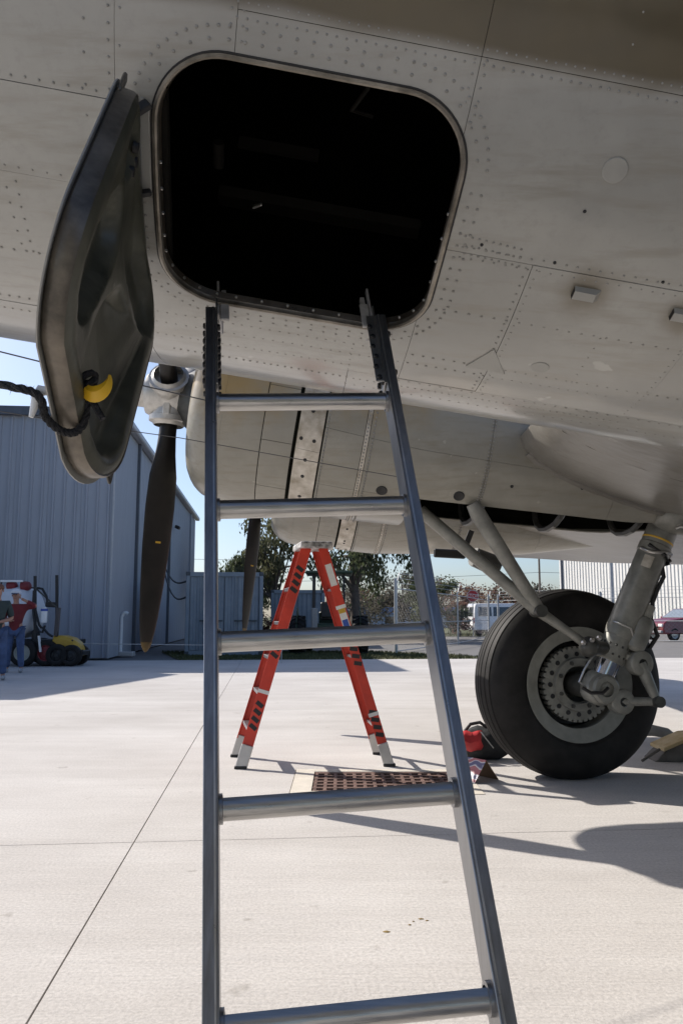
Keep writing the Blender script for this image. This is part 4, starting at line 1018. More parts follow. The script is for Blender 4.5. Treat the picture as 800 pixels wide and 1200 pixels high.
# perforated extension straps inside the rail tops, with rows of bolts
for sg, tt in ((-1, 3.0), (1, 2.92)):
    st = MB(); xi = sg * (HWL - 0.004)
    st.box(lp(xi, (2.12 + tt + 0.1) / 2, -0.004), (0.005, 0.060, (tt + 0.1 - 2.12) * ld.length), lmat)
    s_o = st.build('hook_strap', STEEL, ladder, bevel=0.001)
    for k in range(8):
        for n_ in (-0.022, 0.020):
            t = 2.16 + k * 0.088
            MB().lathe([(0.0001, 0.007), (0.0075, 0.006), (0.009, 0.0)], lp(xi - sg * 0.0025, t, n_ - 0.004), -lx * sg, 6).build('strap_bolt', BLACK, s_o)
            if sg < 0 or k in (1, 6): MB().lathe([(0.0001, 0.006), (0.0065, 0.005), (0.0085, 0.0)], lp(sg * (HWL + 0.0235), t, n_), lx * sg, 6).build('strap_bolt', BLACK, s_o)
    if sg > 0:                                                      # angle leg of the strap, facing out, with a column of bolts
        MB().box(lp(xi - 0.012, (2.12 + tt) / 2, 0.022), (0.020, 0.004, (tt - 2.16) * ld.length), lmat).build('strap_leg', STEEL, s_o, bevel=0.001)
        for k in range(6): MB().lathe([(0.0001, 0.006), (0.0055, 0.005), (0.007, 0.0)], lp(xi - 0.013 - 0.004 * (k % 2), 2.18 + k * 0.115, 0.024), ln, 8).build('strap_bolt', BLACK, s_o)
    # the hook: plate running over the sill and a downturned tongue
    hx = sg * (HWL - 0.012)
    hk = MB(); hk.box(lp(hx, tt + 0.09, -0.028), (0.013, 0.055, 0.085), lmat); h_o = hk.build('sill_hook', ALU, ladder, bevel=0.003)
    MB().box(lp(hx - sg * 0.012, tt + 0.02, 0.012), (0.022, 0.008, 0.085), lmat).build('hook_plate', HOOKM, h_o, bevel=0.002)
    MB().box(lp(hx + sg * 0.004, tt + 0.16, 0.004), (0.006, 0.018, 0.13), lmat).build('hook_riser', HOOKM, h_o, bevel=0.0015)
    MB().box(lp(hx - sg * 0.010, tt + 0.17, -0.006), (0.012, 0.016, 0.08), lmat).build('hook_riser', HOOKM, h_o, bevel=0.0015)
    MB().bar(lp(hx, tt + 0.2, -0.02), lp(hx, tt + 0.2, -0.075), 0.013, 0.014, lz).build('hook_tongue', STEEL, h_o, bevel=0.002)
    MB().cyl(lp(hx - 0.012, tt + 0.12, -0.02), lp(hx + 0.012, tt + 0.12, -0.02), 0.006, n=10).build('hook_pin', STEEL, h_o)

# ================================================================== red fibreglass stepladder
RED = mat('red orange fibreglass', (0.53, 0.034, 0.014), 0.45, var=0.15, scale=5, c2=(0.60, 0.046, 0.02))
INK = mat('black printed marking', (0.02, 0.015, 0.015), 0.5)
CAPM = mat('speckled grey cap', (0.12, 0.115, 0.11), 0.5, 0.2, var=0.8, scale=26, c2=(0.42, 0.41, 0.40))
STK = mat('white sticker', (0.72, 0.70, 0.66), 0.5, var=0.1, scale=30)
BLUE = mat('blue print', (0.03, 0.08, 0.35), 0.5)
An, Af, Bn, Bf = G(282, 901), G(277, 887), G(456, 898), G(443, 884)
TL = (An + Af) / 2; topc = V((-0.255, (An.y + Af.y + Bn.y + Bf.y) / 4, 1.80))
sdir = (Af - An).normalized()
def top_of(base, sg, dx): return topc + sdir * sg * 0.17 + V((dx, 0, -0.02))
step = thing('stepladder', 'red orange fibreglass stepladder standing open by the drain grate', 'stepladder', (An + Af + Bn + Bf) / 4)
rails = {}
for nm, base, sg, dx in (('An', An, -1, -0.075), ('Af', Af, 1, -0.075), ('Bn', Bn, -1, 0.065), ('Bf', Bf, 1, 0.065)):
    t = top_of(base, sg, dx); a = base + V((0, 0, 0.16)); a = base.lerp(t, 0.085)
    d = (t - base).normalized(); fw = V((1, 0, 0)); fw = (fw - d * fw.dot(d)).normalized(); sn = d.cross(fw)
    W_ = 0.088 if nm[0] == 'A' else 0.078
    b = MB()
    # C-channel: web faces along the ladder's side, flanges inward
    m3 = Matrix((fw, sn, d)).transposed(); L_ = (t - a).length; c = (a + t) / 2; io = -sg * (1 if sn.dot(sdir) > 0 else -1)
    b.box(c, (W_, 0.007, L_), m3)
    for e in (-1, 1): b.box(c + fw * e * (W_ / 2 - 0.0035) + sn * io * 0.017, (0.007, 0.027, L_), m3)
    r = b.build('rail', RED, step, bevel=0.001); rails[nm] = (base, t, d, fw, sn, io, r)
    MB().bar(base + d * 0.0, a + d * 0.03, 0.094 if nm[0] == 'A' else 0.084, 0.042, sn).build('shoe', mat('dull aluminium shoe', (0.52, 0.50, 0.47), 0.5, 0.3), r, bevel=0.004)
    MB().box(base + V((0, 0, 0.012)), (0.098, 0.05, 0.024)).build('rubber_foot', BLACK, r, bevel=0.004)
    # printed bars, tape marks and stickers on the near webs
    if nm[1] == 'n':
        of = -sn * io * 0.0045
        for f0 in ((0.80, 0.50, 0.18) if nm[0] == 'A' else (0.46, 0.14)):
            for k in range(4):
                q = base.lerp(t, f0 + k * 0.033) + of
                MB().box(q, (0.066, 0.002, 0.034), m3 @ rotm((0, 1, 0), R(24))).build('marking', INK, r)
        for f0 in ((0.335,) if nm[0] == 'A' else (0.565, 0.72, 0.23)):
            q = base.lerp(t, f0); MB().box(q, (W_ + 0.006, 0.016, 0.03), m3).build('tape_mark', STK, r)
        if nm[0] == 'B':
            MB().box(base.lerp(t, 0.87) + of, (0.055, 0.002, 0.19), m3).build('sticker', STK, r)
            s_ = MB().box(base.lerp(t, 0.66) + of, (0.060, 0.002, 0.19), m3).build('sticker', STK, r)
            MB().box(base.lerp(t, 0.705) + of * 1.5, (0.056, 0.002, 0.05), m3).build('sticker', YELLOW, r)
            MB().box(base.lerp(t, 0.645) + of * 1.5, (0.046, 0.002, 0.06), m3).build('sticker', BLUE, r)
MB().box(topc + V((0, 0, 0.0)), (0.27, 0.50, 0.055), Matrix.Rotation(math.atan2(-sdir.x, sdir.y), 3, 'Z')).build('top_cap', CAPM, step, bevel=0.012, seg=2)
for k in range(1, 6):
    f = k / 6.3 + 0.01
    a, c = rails['An'][0].lerp(rails['An'][1], f), rails['Af'][0].lerp(rails['Af'][1], f)
    MB().box((a + c) / 2, (0.082, (c - a).length - 0.02, 0.028), Matrix.Rotation(math.atan2(-sdir.x, sdir.y), 3, 'Z')).build('step', ALU, step, bevel=0.003)
    if k in (1, 3, 5):
        a, c = rails['Bn'][0].lerp(rails['Bn'][1], f), rails['Bf'][0].lerp(rails['Bf'][1], f); MB().bar(a, c, 0.03, 0.02).build('rear_brace', ALU, step)
for s1, s2 in (('An', 'Bn'), ('Af', 'Bf')):
    a, c = rails[s1][0].lerp(rails[s1][1], 0.55), rails[s2][0].lerp(rails[s2][1], 0.55); m_ = (a + c) / 2 + V((0, 0, 0.012))
    MB().bar(a, m_, 0.006, 0.022).build('spreader', STEEL, step); MB().bar(m_, c, 0.006, 0.022).build('spreader', STEEL, step)

# ================================================================== floor drain
RUST = mat('rusty cast iron', (0.105, 0.055, 0.040), 0.85, 0.1, var=0.35, scale=14, c2=(0.16, 0.095, 0.075), bump=0.3, bscale=50)
PADM = mat('pale drain collar concrete', (0.60, 0.55, 0.47), 0.85, var=0.12, scale=10, bump=0.2, bscale=80)
gx0, gx1, gy0, gy1 = DR0.x + 0.15, DR1.x - 0.14, DR0.y + 0.10, DR1.y - 0.10
drain = thing('drain_grate', 'rusty cast iron drain grate set in a pale concrete collar', 'drain grate', ((gx0 + gx1) / 2, (gy0 + gy1) / 2, 0))
b = MB(); e = 0.006
o4 = [(DR0.x + e, DR0.y + e), (DR1.x - e, DR0.y + e), (DR1.x - e, DR1.y - e), (DR0.x + e, DR1.y - e)]; i4 = [(gx0, gy0), (gx1, gy0), (gx1, gy1), (gx0, gy1)]
vs = [V((x, y, 0.004)) for x, y in o4 + i4] + [V((x, y, -0.0195)) for x, y in o4 + i4]
b.add(vs, [(k, (k + 1) % 4, 4 + (k + 1) % 4, 4 + k) for k in range(4)] + [(k, (k + 1) % 4, 8 + (k + 1) % 4, 8 + k) for k in range(4)] + [(4 + k, 4 + (k + 1) % 4, 12 + (k + 1) % 4, 12 + k) for k in range(4)])
b.build('collar', PADM, drain)
b = MB(); b.add([V((gx0, gy0, -0.0205)), V((gx1, gy0, -0.0205)), V((gx1, gy1, -0.0205)), V((gx0, gy1, -0.0205))], [(0, 1, 2, 3)]); b.build('pit', mat('black pit sheet', (0.004, 0.004, 0.004), 0.9), drain)  # flat black sheet just below the grate bars
nx, ny = 15, 7
for k in range(ny):
    y = lin(gy0 + 0.03, gy1 - 0.03, k / (ny - 1)); MB().bbox((gx0 + 0.004, y - 0.022, -0.019), (gx1 - 0.004, y + 0.022, 0.0005)).build('grate_bar', RUST, drain, bevel=0.004)
for k in range(nx):
    x = lin(gx0 + 0.022, gx1 - 0.022, k / (nx - 1)); MB().bbox((x - 0.013, gy0 + 0.004, -0.018), (x + 0.013, gy1 - 0.004, -0.0012)).build('grate_bar', RUST, drain, bevel=0.003)

# ================================================================== rope tied to the hatch door, and guy wires
ROPE = mat('black braided rope', (0.012, 0.012, 0.014), 0.85, var=0.5, scale=40, bump=0.8, bscale=120, bdist=0.01)
def braid(pts, r, turns=60):
    """three twisted strands along a path"""
    b = MB(); P_ = [V(q) for q in pts]; n = 90; ln_ = len(P_) - 1; dense = []
    for i in range(n + 1):
        f = i / n * ln_; k = min(int(f), ln_ - 1); t = f - k
        p0, p1, p2, p3 = P_[max(k - 1, 0)], P_[k], P_[k + 1], P_[min(k + 2, ln_)]
        dense.append(0.5 * ((2 * p1) + (p2 - p0) * t + (2 * p0 - 5 * p1 + 4 * p2 - p3) * t * t + (3 * p1 - p0 - 3 * p2 + p3) * t ** 3))
    for s_ in range(3):
        pt = []
        for i, q in enumerate(dense):
            t = (dense[min(i + 1, n)] - dense[max(i - 1, 0)]).normalized(); u = t.cross(V((0.3, 0.2, 1))).normalized(); w_ = t.cross(u); a = 2 * math.pi * (s_ / 3 + i / n * turns / 6)
            pt.append(q + (u * math.cos(a) + w_ * math.sin(a)) * r * 0.5)
        b.tube(pt, r * 0.62, 6)
    rnd = random.Random(5)
    for i in range(160):
        q = dense[rnd.randrange(n)]; d = V((rnd.uniform(-1, 1), rnd.uniform(-1, 1), rnd.uniform(-1, 1))).normalized()
        b.add([q + d * r * 0.8, q + d * r * 0.8 + V((0.0012, 0, 0)), q + d * r * rnd.uniform(1.5, 2.4)], [(0, 1, 2)])
    return b
ue = DW + 0.004
kn_ = dpt(0.600, -0.012, -0.050)
rp = [surf(-1.75, 50, 0.005), P(-260, 392, 1.62), P(-110, 424, 1.42), P(0, 450, 1.31), dpt(0.648, 0.012, 0.016), dpt(0.664, -0.022, 0.004), dpt(0.667, -0.05, -0.018), dpt(0.659, -0.058, -0.040), dpt(0.632, -0.046, -0.052), kn_]
rope = tag(braid(rp, 0.0070).build('rope', ROPE, smooth=True), 'frayed black braided rope tied round the open hatch door', 'rope')
b = MB()
for k in range(3):
    b.tube([kn_ + V((math.cos(a) * 0.016, math.sin(a) * 0.010 * (1 + k * 0.3), math.sin(a + k) * 0.016 + k * 0.006)) for a in [i * math.pi / 5 for i in range(10)]], 0.006, 6, closed=True)
b.tube([kn_, kn_ + V((0.02, -0.01, -0.03)), kn_ + V((0.035, -0.012, -0.055))], 0.006, 6); b.tube([kn_, kn_ + V((-0.02, -0.01, 0.02)), kn_ + V((-0.01, -0.012, 0.04))], 0.005, 6)
b.build('knot', ROPE, rope, smooth=True)
yt = kn_ + V((0.022, -0.012, -0.004)); b = MB(); rg0 = []
for i in range(13):
    t = i / 12; a = R(-140 + 150 * t); wd = 0.012 * math.sin(math.pi * min(1, t * 0.75 + 0.25)) + 0.002
    c = yt + V((0.024 * math.cos(a), -0.004 - 0.006 * math.sin(math.pi * t), 0.030 * math.sin(a) + 0.020)); d = V((math.cos(a), 0.35, math.sin(a))).normalized()
    rg0.append([c - d * wd, c - d * wd * 0.2 + V((0, -0.005, 0)), c + d * wd, c + V((0, 0.003, 0))])
b.loft(rg0); tag(b.build('yellow_tag', mat('yellow plastic', (0.72, 0.43, 0.02), 0.4), smooth=True), 'curled yellow plastic tag at the rope knot on the hatch door', 'tag')
WIRE = mat('dark wire', (0.09, 0.088, 0.085), 0.5, 0.3)
for pts, r_, lab in (((P(-180, 371, 3.9), P(0, 412, 4.0), P(48, 424, 4.1), P(262, 474, 5.19)), 0.004, 'dark guy wire running level with the propeller hub'),
                     ((P(-180, 452, 3.9), P(60, 492, 4.2), P(210, 513, 4.5), P(478, 561, 5.17)), 0.0026, 'thin wire stretched across the side of the inboard engine nacelle')):
    MBw = MB().tube(list(pts) , r_, 6)
    # made fast forward to a stake out of frame
    f_ = pts[0]; MBw.tube([f_, V((f_.x - 3.2, f_.y - 0.3, 0.0))], r_, 6)
    tag(MBw.build('guy_wire', WIRE), lab, 'wire')
cord = MB().tube([P(-30, 752, 20.0), P(120, 754.5, 20.4), P(330, 757, 21.0)], 0.010, 6)
for q in (P(-30, 752, 20.0), P(330, 757, 21.0)): cord.cyl(q + V((0, 0, 0.03)), V((q.x, q.y, 0)), 0.012, n=6)
tag(cord.build('barrier_cord', mat('pale cord', (0.45, 0.44, 0.42), 0.7)), 'thin pale barrier cord strung low before the hangar', 'cord')

# ================================================================== things round the wheel
BAG = mat('black nylon bag', (0.015, 0.016, 0.018), 0.75, var=0.4, scale=20, bump=0.5, bscale=30)
BAGR = mat('red nylon panel', (0.45, 0.025, 0.03), 0.6, var=0.2, scale=12, bump=0.4, bscale=30)
bq = G(556, 893); bag = thing('duffel_bag', 'black and red soft tool bag lying against the tyre', 'bag', bq)
b = MB(); rings = []
for i in range(9):
    t = i / 8; x = lin(-0.12, 0.34, t); f = math.sin(math.pi * (0.16 + 0.68 * t)); ring = []
    for j in range(16):
        a = 2 * math.pi * j / 16; k = 1 + 0.10 * math.sin(3 * a + i * 1.3) + 0.05 * math.sin(7 * a + i)
        ring.append(bq + V((x, 0.14 + math.cos(a) * 0.13 * f * k, max(0.004, 0.125 + math.sin(a) * 0.145 * f * k))))
    rings.append(ring)
b.loft(rings).build('body', BAG, bag, smooth=True, angle=80)
b = MB(); g4 = []
for i in range(5):
    for j in range(5):
        g4.append(bq + V((-0.125 + i * 0.045 + 0.012 * math.sin(j * 2), -0.012 - 0.05 * math.sin(math.pi * j / 4) + i * 0.004, 0.10 + j * 0.036 + 0.01 * math.sin(i * 2.2))))
b.add(g4, [(i * 5 + j, i * 5 + j + 1, i * 5 + j + 6, i * 5 + j + 5) for i in range(4) for j in range(4)])
ob = b.build('side_pocket', BAGR, bag, smooth=True); sm = ob.modifiers.new('s', 'SOLIDIFY'); sm.thickness = 0.012
MB().tube([bq + V((-0.06, 0.1, 0.24)), bq + V((-0.02, 0.06, 0.30)), bq + V((0.06, 0.06, 0.315)), bq + V((0.12, 0.1, 0.27))], 0.014, 8).build('handle', BAG, bag, smooth=True)
MB().bar(bq + V((0.05, -0.02, 0.25)), bq + V((0.15, -0.05, 0.12)), 0.02, 0.006).build('zip', STEEL, bag)
# folded card sign with a red, white and blue print
def flag_mat():
    m = bpy.data.materials.new('red white blue print'); m.use_nodes = True; n, l = m.node_tree.nodes, m.node_tree.links; b_ = n['Principled BSDF']
    tc = n.new('ShaderNodeTexCoord'); wv = n.new('ShaderNodeTexWave'); wv.inputs['Scale'].default_value = 5; wv.inputs['Distortion'].default_value = 6; wv.bands_direction = 'DIAGONAL'
    l.new(tc.outputs['Object'], wv.inputs[0]); r = n.new('ShaderNodeValToRGB'); r.color_ramp.interpolation = 'CONSTANT'
    r.color_ramp.elements[0].color = (0.05, 0.055, 0.16, 1); r.color_ramp.elements[1].position = 0.45; r.color_ramp.elements[1].color = (0.62, 0.58, 0.57, 1)
    e_ = r.color_ramp.elements.new(0.72); e_.color = (0.38, 0.09, 0.11, 1); e_ = r.color_ramp.elements.new(0.25); e_.color = (0.14, 0.13, 0.24, 1)
    l.new(wv.outputs[0], r.inputs[0]); l.new(r.outputs[0], b_.inputs['Base Color']); b_.inputs['Roughness'].default_value = 0.4; return m
cq = G(572, 916); card = thing('tent_sign', 'small folded card sign printed red white and blue beside the tyre', 'sign', cq)
ang = R(38); cx_ = V((math.cos(ang), math.sin(ang), 0)); cy_ = V((-math.sin(ang), math.cos(ang), 0))
for sg, m in ((1, mat('brown card', (0.16, 0.10, 0.06), 0.7)), (-1, flag_mat())):
    lo0 = cq + cx_ * -0.02 - cy_ * 0.0 + cx_ * sg * 0.13; tp0 = cq + V((0, 0, 0.15)) - cx_ * 0.02
    ax_ = cy_ * 0.24; b = MB(); th = V((0, 0, 0.005))
    b.add([lo0, lo0 + ax_, tp0 + ax_, tp0, lo0 + th, lo0 + ax_ + th, tp0 + ax_ + th, tp0 + th], [(0, 1, 2, 3), (4, 5, 6, 7), (0, 1, 5, 4), (1, 2, 6, 5), (2, 3, 7, 6), (3, 0, 4, 7)])
    b.build('panel', m, card)
cp_ = MB(); cp_.add([G(548, 903), G(558, 899), G(561, 907), G(550, 911)], [(0, 1, 2, 3)])
for q in cp_.v: q.z = 0.003
cp_.add([q + V((0, 0, 0.004)) for q in cp_.v[:4]], [(0, 1, 2, 3)]); cp_.f += [(k, (k + 1) % 4, 4 + (k + 1) % 4, 4 + k) for k in range(4)]
tag(cp_.build('leaflet', MATS['red white blue print'] if 'red white blue print' in MATS else STK), 'small loose printed leaflet on the concrete by the folded sign', 'leaflet')
# wheel chock: yellow wedge boards on a dark base
ck = G(760, 893); chock = thing('wheel_chock', 'worn yellow wooden wheel chock behind the tyre', 'chock', ck)
CHK = mat('worn yellow chock paint', (0.50, 0.33, 0.11), 0.65, var=0.25, scale=9, c2=(0.45, 0.36, 0.22))
DRY = mat('weathered wood', (0.13, 0.115, 0.10), 0.8, var=0.3, scale=12)
b = MB(); b.prism([ck + V((0.05, 0.0, 0.0)), ck + V((0.62, 0.0, 0)), ck + V((0.62, 0, 0.10)), ck + V((0.34, 0, 0.17)), ck + V((0.16, 0, 0.10))], (0, 0.26, 0)); b.build('wedge', DRY, chock, bevel=0.006)
b = MB(); p0, p1, p2 = ck + V((0.12, -0.02, 0.085)), ck + V((0.36, -0.02, 0.185)), ck + V((0.75, -0.02, 0.215))
for a, c in ((p0, p1), (p1, p2)): b.add([a, c, c + V((0, 0.30, 0)), a + V((0, 0.30, 0)), a + V((0, 0, 0.03)), c + V((0, 0, 0.03)), c + V((0, 0.30, 0.03)), a + V((0, 0.30, 0.03))], [(0, 1, 2, 3), (4, 5, 6, 7), (0, 1, 5, 4), (1, 2, 6, 5), (2, 3, 7, 6), (3, 0, 4, 7)])
b.build('face_board', CHK, chock, bevel=0.004)
MB().cyl(ck + V((-0.08, -0.06, 0.02)), ck + V((0.10, 0.02, 0.10)), 0.012, n=8).build('pull_handle', DRY, chock)
cq2 = G(757, 872); MB_ = MB().tube([cq2 + V((-0.1, 0, 0.12)), cq2 + V((0.05, 0, 0.13)), cq2 + V((0.2, 0.02, 0.10)), cq2 + V((0.3, 0.03, 0.03))], [0.05, 0.055, 0.05, 0.04], 10)
tag(MB_.build('canvas_strap', mat('pale canvas', (0.34, 0.31, 0.27), 0.85, var=0.15, bump=0.4, bscale=25), smooth=True), 'pale rolled canvas strap behind the tyre', 'strap')
for k, (px_, py_) in enumerate(((453, 1092), (480, 1084), (484, 1080), (493, 1077), (500, 1079))):
    q = G(px_, py_); b = MB(); n = 9
    rr0 = (0.010, 0.005, 0.004, 0.008, 0.006)[k]
    b.add([q + V((math.cos(6.283 * j / n) * rr0 * 1.6 * random.uniform(.6, 1.2), math.sin(6.283 * j / n) * rr0 * random.uniform(.6, 1.2), 0.0008)) for j in range(n)] + [q + V((0, 0, 0.004))], [(j, (j + 1) % n, n) for j in range(n)])
    tag(b.build('dirt_clod', mat('ochre dirt', (0.22, 0.15, 0.05), 0.9)), 'tiny ochre dirt clod on the bare concrete under the ladder', 'dirt', 'dirt clods on the concrete')

# ================================================================== people by the hangar
SKIN = mat('skin', (0.42, 0.22, 0.15), 0.5, var=0.08); JEANS = mat('blue denim', (0.06, 0.095, 0.19), 0.8, var=0.3, scale=9, bump=0.4, bscale=20)
def skinned(name, nodes, edges, m, parent, sub=2):
    """grow a continuous surface round a joint skeleton; nodes: key -> (pos, radius)"""
    keys = list(nodes); me = bpy.data.meshes.new(name); me.from_pydata([nodes[k][0] for k in keys], [(keys.index(a), keys.index(b_)) for a, b_ in edges], [])
    ob = bpy.data.objects.new(name, me); col.objects.link(ob)
    ob.modifiers.new('skin', 'SKIN')
    for i, k in enumerate(keys):
        r = nodes[k][1]; r = r if isinstance(r, tuple) else (r, r); me.skin_vertices[0].data[i].radius = r
        me.skin_vertices[0].data[i].use_root = (i == 0)
    if sub: sm_ = ob.modifiers.new('sub', 'SUBSURF'); sm_.levels = sub; sm_.render_levels = sub
    dg = bpy.context.evaluated_depsgraph_get(); ev = ob.evaluated_get(dg); nm = bpy.data.meshes.new_from_object(ev)
    bpy.data.objects.remove(ob); o = bpy.data.objects.new(name, nm); col.objects.link(o); nm.materials.clear(); nm.materials.append(m)
    nm.polygons.foreach_set('use_smooth', [True] * len(nm.polygons))
    attach(o, parent); return o
def person(base, rz, label, shirt, jeans, cap, raise_arm=False, lean=0.0, scale=1.0):
    t = thing('person', label, 'person', base)
    Mx = Matrix.Translation(base) @ Matrix.Rotation(rz, 4, 'Z') @ Matrix.Scale(scale, 4)
    def q(x, y, z): return Mx @ V((x, y - lean * max(0, z - 0.9), z))     # local: faces -y
    N = {}
    N['pel'] = (q(0, 0, 0.96), 0.13 * scale); N['waist'] = (q(0, 0.0, 1.10), 0.125 * scale); N['chest'] = (q(0, 0.0, 1.32), (0.15 * scale, 0.12 * scale)); N['neckb'] = (q(0, 0, 1.47), 0.07 * scale)
    N['neck'] = (q(0, -0.01, 1.54), 0.052 * scale); N['head0'] = (q(0, -0.02, 1.61), 0.075 * scale); N['head'] = (q(0, -0.02, 1.68), (0.082 * scale, 0.095 * scale)); N['crown'] = (q(0, -0.01, 1.745), 0.06 * scale)
    ed = [('pel', 'waist'), ('waist', 'chest'), ('chest', 'neckb'), ('neckb', 'neck'), ('neck', 'head0'), ('head0', 'head'), ('head', 'crown')]
    arms = {}
    for sg, s_ in ((-1, 'l'), (1, 'r')):
        N['hip' + s_] = (q(sg * 0.10, 0, 0.90), 0.095 * scale); N['knee' + s_] = (q(sg * 0.13, -0.03, 0.50), 0.062 * scale); N['ank' + s_] = (q(sg * 0.15, 0.02, 0.09), 0.042 * scale); N['toe' + s_] = (q(sg * 0.17, -0.15, 0.045), 0.038 * scale)
        ed += [('pel', 'hip' + s_), ('hip' + s_, 'knee' + s_), ('knee' + s_, 'ank' + s_), ('ank' + s_, 'toe' + s_)]
        sh = q(sg * 0.185, 0, 1.42)
        if raise_arm and sg == raise_arm: el, wr = q(sg * 0.44, -0.06, 1.43), q(sg * 0.22, -0.22, 1.56)
        elif sg < 0: el, wr = q(sg * 0.27, 0.02, 1.15), q(sg * 0.08, -0.20, 1.12)
        else: el, wr = q(sg * 0.26, 0.03, 1.14), q(sg * 0.06, -0.19, 1.08)
        N['sh' + s_] = (sh, 0.065 * scale); N['el' + s_] = (el, 0.045 * scale); N['wr' + s_] = (wr, 0.030 * scale)
        hd = (wr - el).normalized(); N['hand' + s_] = (wr + hd * 0.07 * scale, (0.036 * scale, 0.02 * scale))
        ed += [('chest', 'sh' + s_), ('sh' + s_, 'el' + s_), ('el' + s_, 'wr' + s_), ('wr' + s_, 'hand' + s_)]; arms[s_] = (sh, el, wr, hd)
    body = skinned('body', N, ed, SKIN, t)
    fb = MB()
    for s_, (sh, el, wr, hd) in arms.items():
        u = hd.cross(V((0, 0, 1))).normalized(); v_ = hd.cross(u)
        for k in range(4):
            a = wr + hd * 0.085 * scale + u * (k - 1.5) * 0.018 * scale; L_ = (0.066, 0.078, 0.074, 0.058)[k] * scale
            fb.tube([a, a + hd * L_ * 0.5 - v_ * 0.008, a + hd * L_ * 0.9 - v_ * 0.026], [0.0095 * scale, 0.0085 * scale, 0.006 * scale], 6)
        a = wr + hd * 0.03 * scale - u * 0.03 * scale; fb.tube([a, a - u * 0.022 + hd * 0.03, a - u * 0.024 + hd * 0.06], [0.011 * scale, 0.01 * scale, 0.007 * scale], 6)
    fb.build('fingers', SKIN, body, smooth=True)
    # face
    f = MB(); f.tube([q(0, -0.115, 1.70), q(0, -0.142, 1.655), q(0, -0.118, 1.645)], [0.008, 0.016, 0.01], 8)
    for sg in (-1, 1): f.sphere(q(sg * 0.088, 0.0, 1.665), 0.028 * scale, 8, 6, (0.4, 0.7, 1))
    f.build('nose_and_ears', SKIN, body, smooth=True)
    e_ = MB()
    for sg in (-1, 1): e_.sphere(q(sg * 0.034, -0.108, 1.69), 0.012 * scale, 8, 6)
    e_.build('eyes', BLACK, body, smooth=True)
    MB().bar(q(-0.025, -0.112, 1.60), q(0.025, -0.112, 1.60), 0.008, 0.012).build('mouth', mat('lip', (0.25, 0.09, 0.08), 0.5), body)
    # clothes: the same skeleton, a little wider
    C = {k: (N[k][0], tuple(r + 0.016 * scale for r in (N[k][1] if isinstance(N[k][1], tuple) else (N[k][1],) * 2))) for k in ('chest', 'waist', 'pel', 'neckb')}
    C['hem'] = (q(0, 0, 0.86), 0.152 * scale)
    ce = [('chest', 'waist'), ('waist', 'pel'), ('pel', 'hem'), ('chest', 'neckb')]
    for s_ in 'lr':
        C['sh' + s_] = (N['sh' + s_][0], 0.082 * scale); C['el' + s_] = (arms[s_][0].lerp(arms[s_][1], 0.95), 0.062 * scale); ce += [('chest', 'sh' + s_), ('sh' + s_, 'el' + s_)]
        if raise_arm: C['wr' + s_] = (arms[s_][1].lerp(arms[s_][2], 0.82), 0.046 * scale); ce.append(('el' + s_, 'wr' + s_))
    skinned('shirt', C, ce, shirt, t)
    J = {'pel': (q(0, 0, 0.97), 0.142 * scale)}; je = []
    for s_ in 'lr':
        J['hip' + s_] = (N['hip' + s_][0], 0.112 * scale); J['knee' + s_] = (N['knee' + s_][0], 0.082 * scale); J['ank' + s_] = (N['ank' + s_][0] + V((0, 0, 0.0)), 0.068 * scale); je += [('pel', 'hip' + s_), ('hip' + s_, 'knee' + s_), ('knee' + s_, 'ank' + s_)]
    skinned('jeans', J, je, jeans, t)
    for s_ in 'lr':
        a, c = N['ank' + s_][0], N['toe' + s_][0]; d = (c - a); d.z = 0; d.normalize()
        sh_ = MB().sphere(V((a.x, a.y, base.z + 0.05)) + d * 0.07, 0.05, 10, 8, (1, 1, 1)); 
        for v_ in sh_.v:
            k = (v_ - V((a.x, a.y, 0))).dot(d) - 0.07; v_ += d * k * 1.9; v_.z = max(0.002, v_.z)
        sh_.build('shoe', mat('pale trainers', (0.35, 0.35, 0.36), 0.6), t, smooth=True)
    if cap:
        cp_ = MB().sphere(q(0, -0.015, 1.725), 0.107 * scale, 14, 8, (1, 1.12, 0.80))
        for v_ in cp_.v:
            z0 = q(0, -0.015, 1.70).z
            if v_.z < z0: v_.z = z0
        cpo = cp_.build('cap', cap, t, smooth=True)
        pk = MB(); pk.prism([q(-0.075, -0.10, 1.705), q(0.075, -0.10, 1.705), q(0.06, -0.19, 1.69), q(-0.06, -0.19, 1.69)], (0, 0, 0.012)); pk.build('cap_peak', mat('navy cap peak', (0.03, 0.04, 0.10), 0.7), cpo)
    else:
        hr = MB().sphere(q(0, 0.008, 1.715), 0.108 * scale, 12, 8, (1, 1.05, 0.85))
        for v_ in hr.v:
            z0 = q(0, 0, 1.70).z
            if v_.z < z0 and (v_ - q(0, 0.05, 1.7)).dot(Mx.to_3x3() @ V((0, 1, 0))) < 0: v_.z = z0
        hr.build('hair', mat('brown hair', (0.16, 0.07, 0.04), 0.7), t, smooth=True)
    return t
MAROON = mat('maroon shirt', (0.15, 0.016, 0.02), 0.8, var=0.2, bump=0.4, bscale=18); DKGREEN = mat('dark green shirt', (0.035, 0.052, 0.05), 0.8, var=0.2, bump=0.4, bscale=18)
p1 = G(16, 788); p2 = G(-7, 797)
pa = person(p1, R(8), 'person in maroon shirt and white cap with an arm raised to the face', MAROON, JEANS, mat('white cap', (0.62, 0.63, 0.66), 0.7), raise_arm=1, lean=0.1, scale=1.0)
MB().box(p1 + V((-0.12, -0.28, 1.08)), (0.12, 0.05, 0.08)).build('white_glove', CHALK, pa, bevel=0.02)
person(p2, R(20), 'person in dark green shirt and jeans with forearms held forward', DKGREEN, JEANS, None, lean=0.12, scale=1.02)

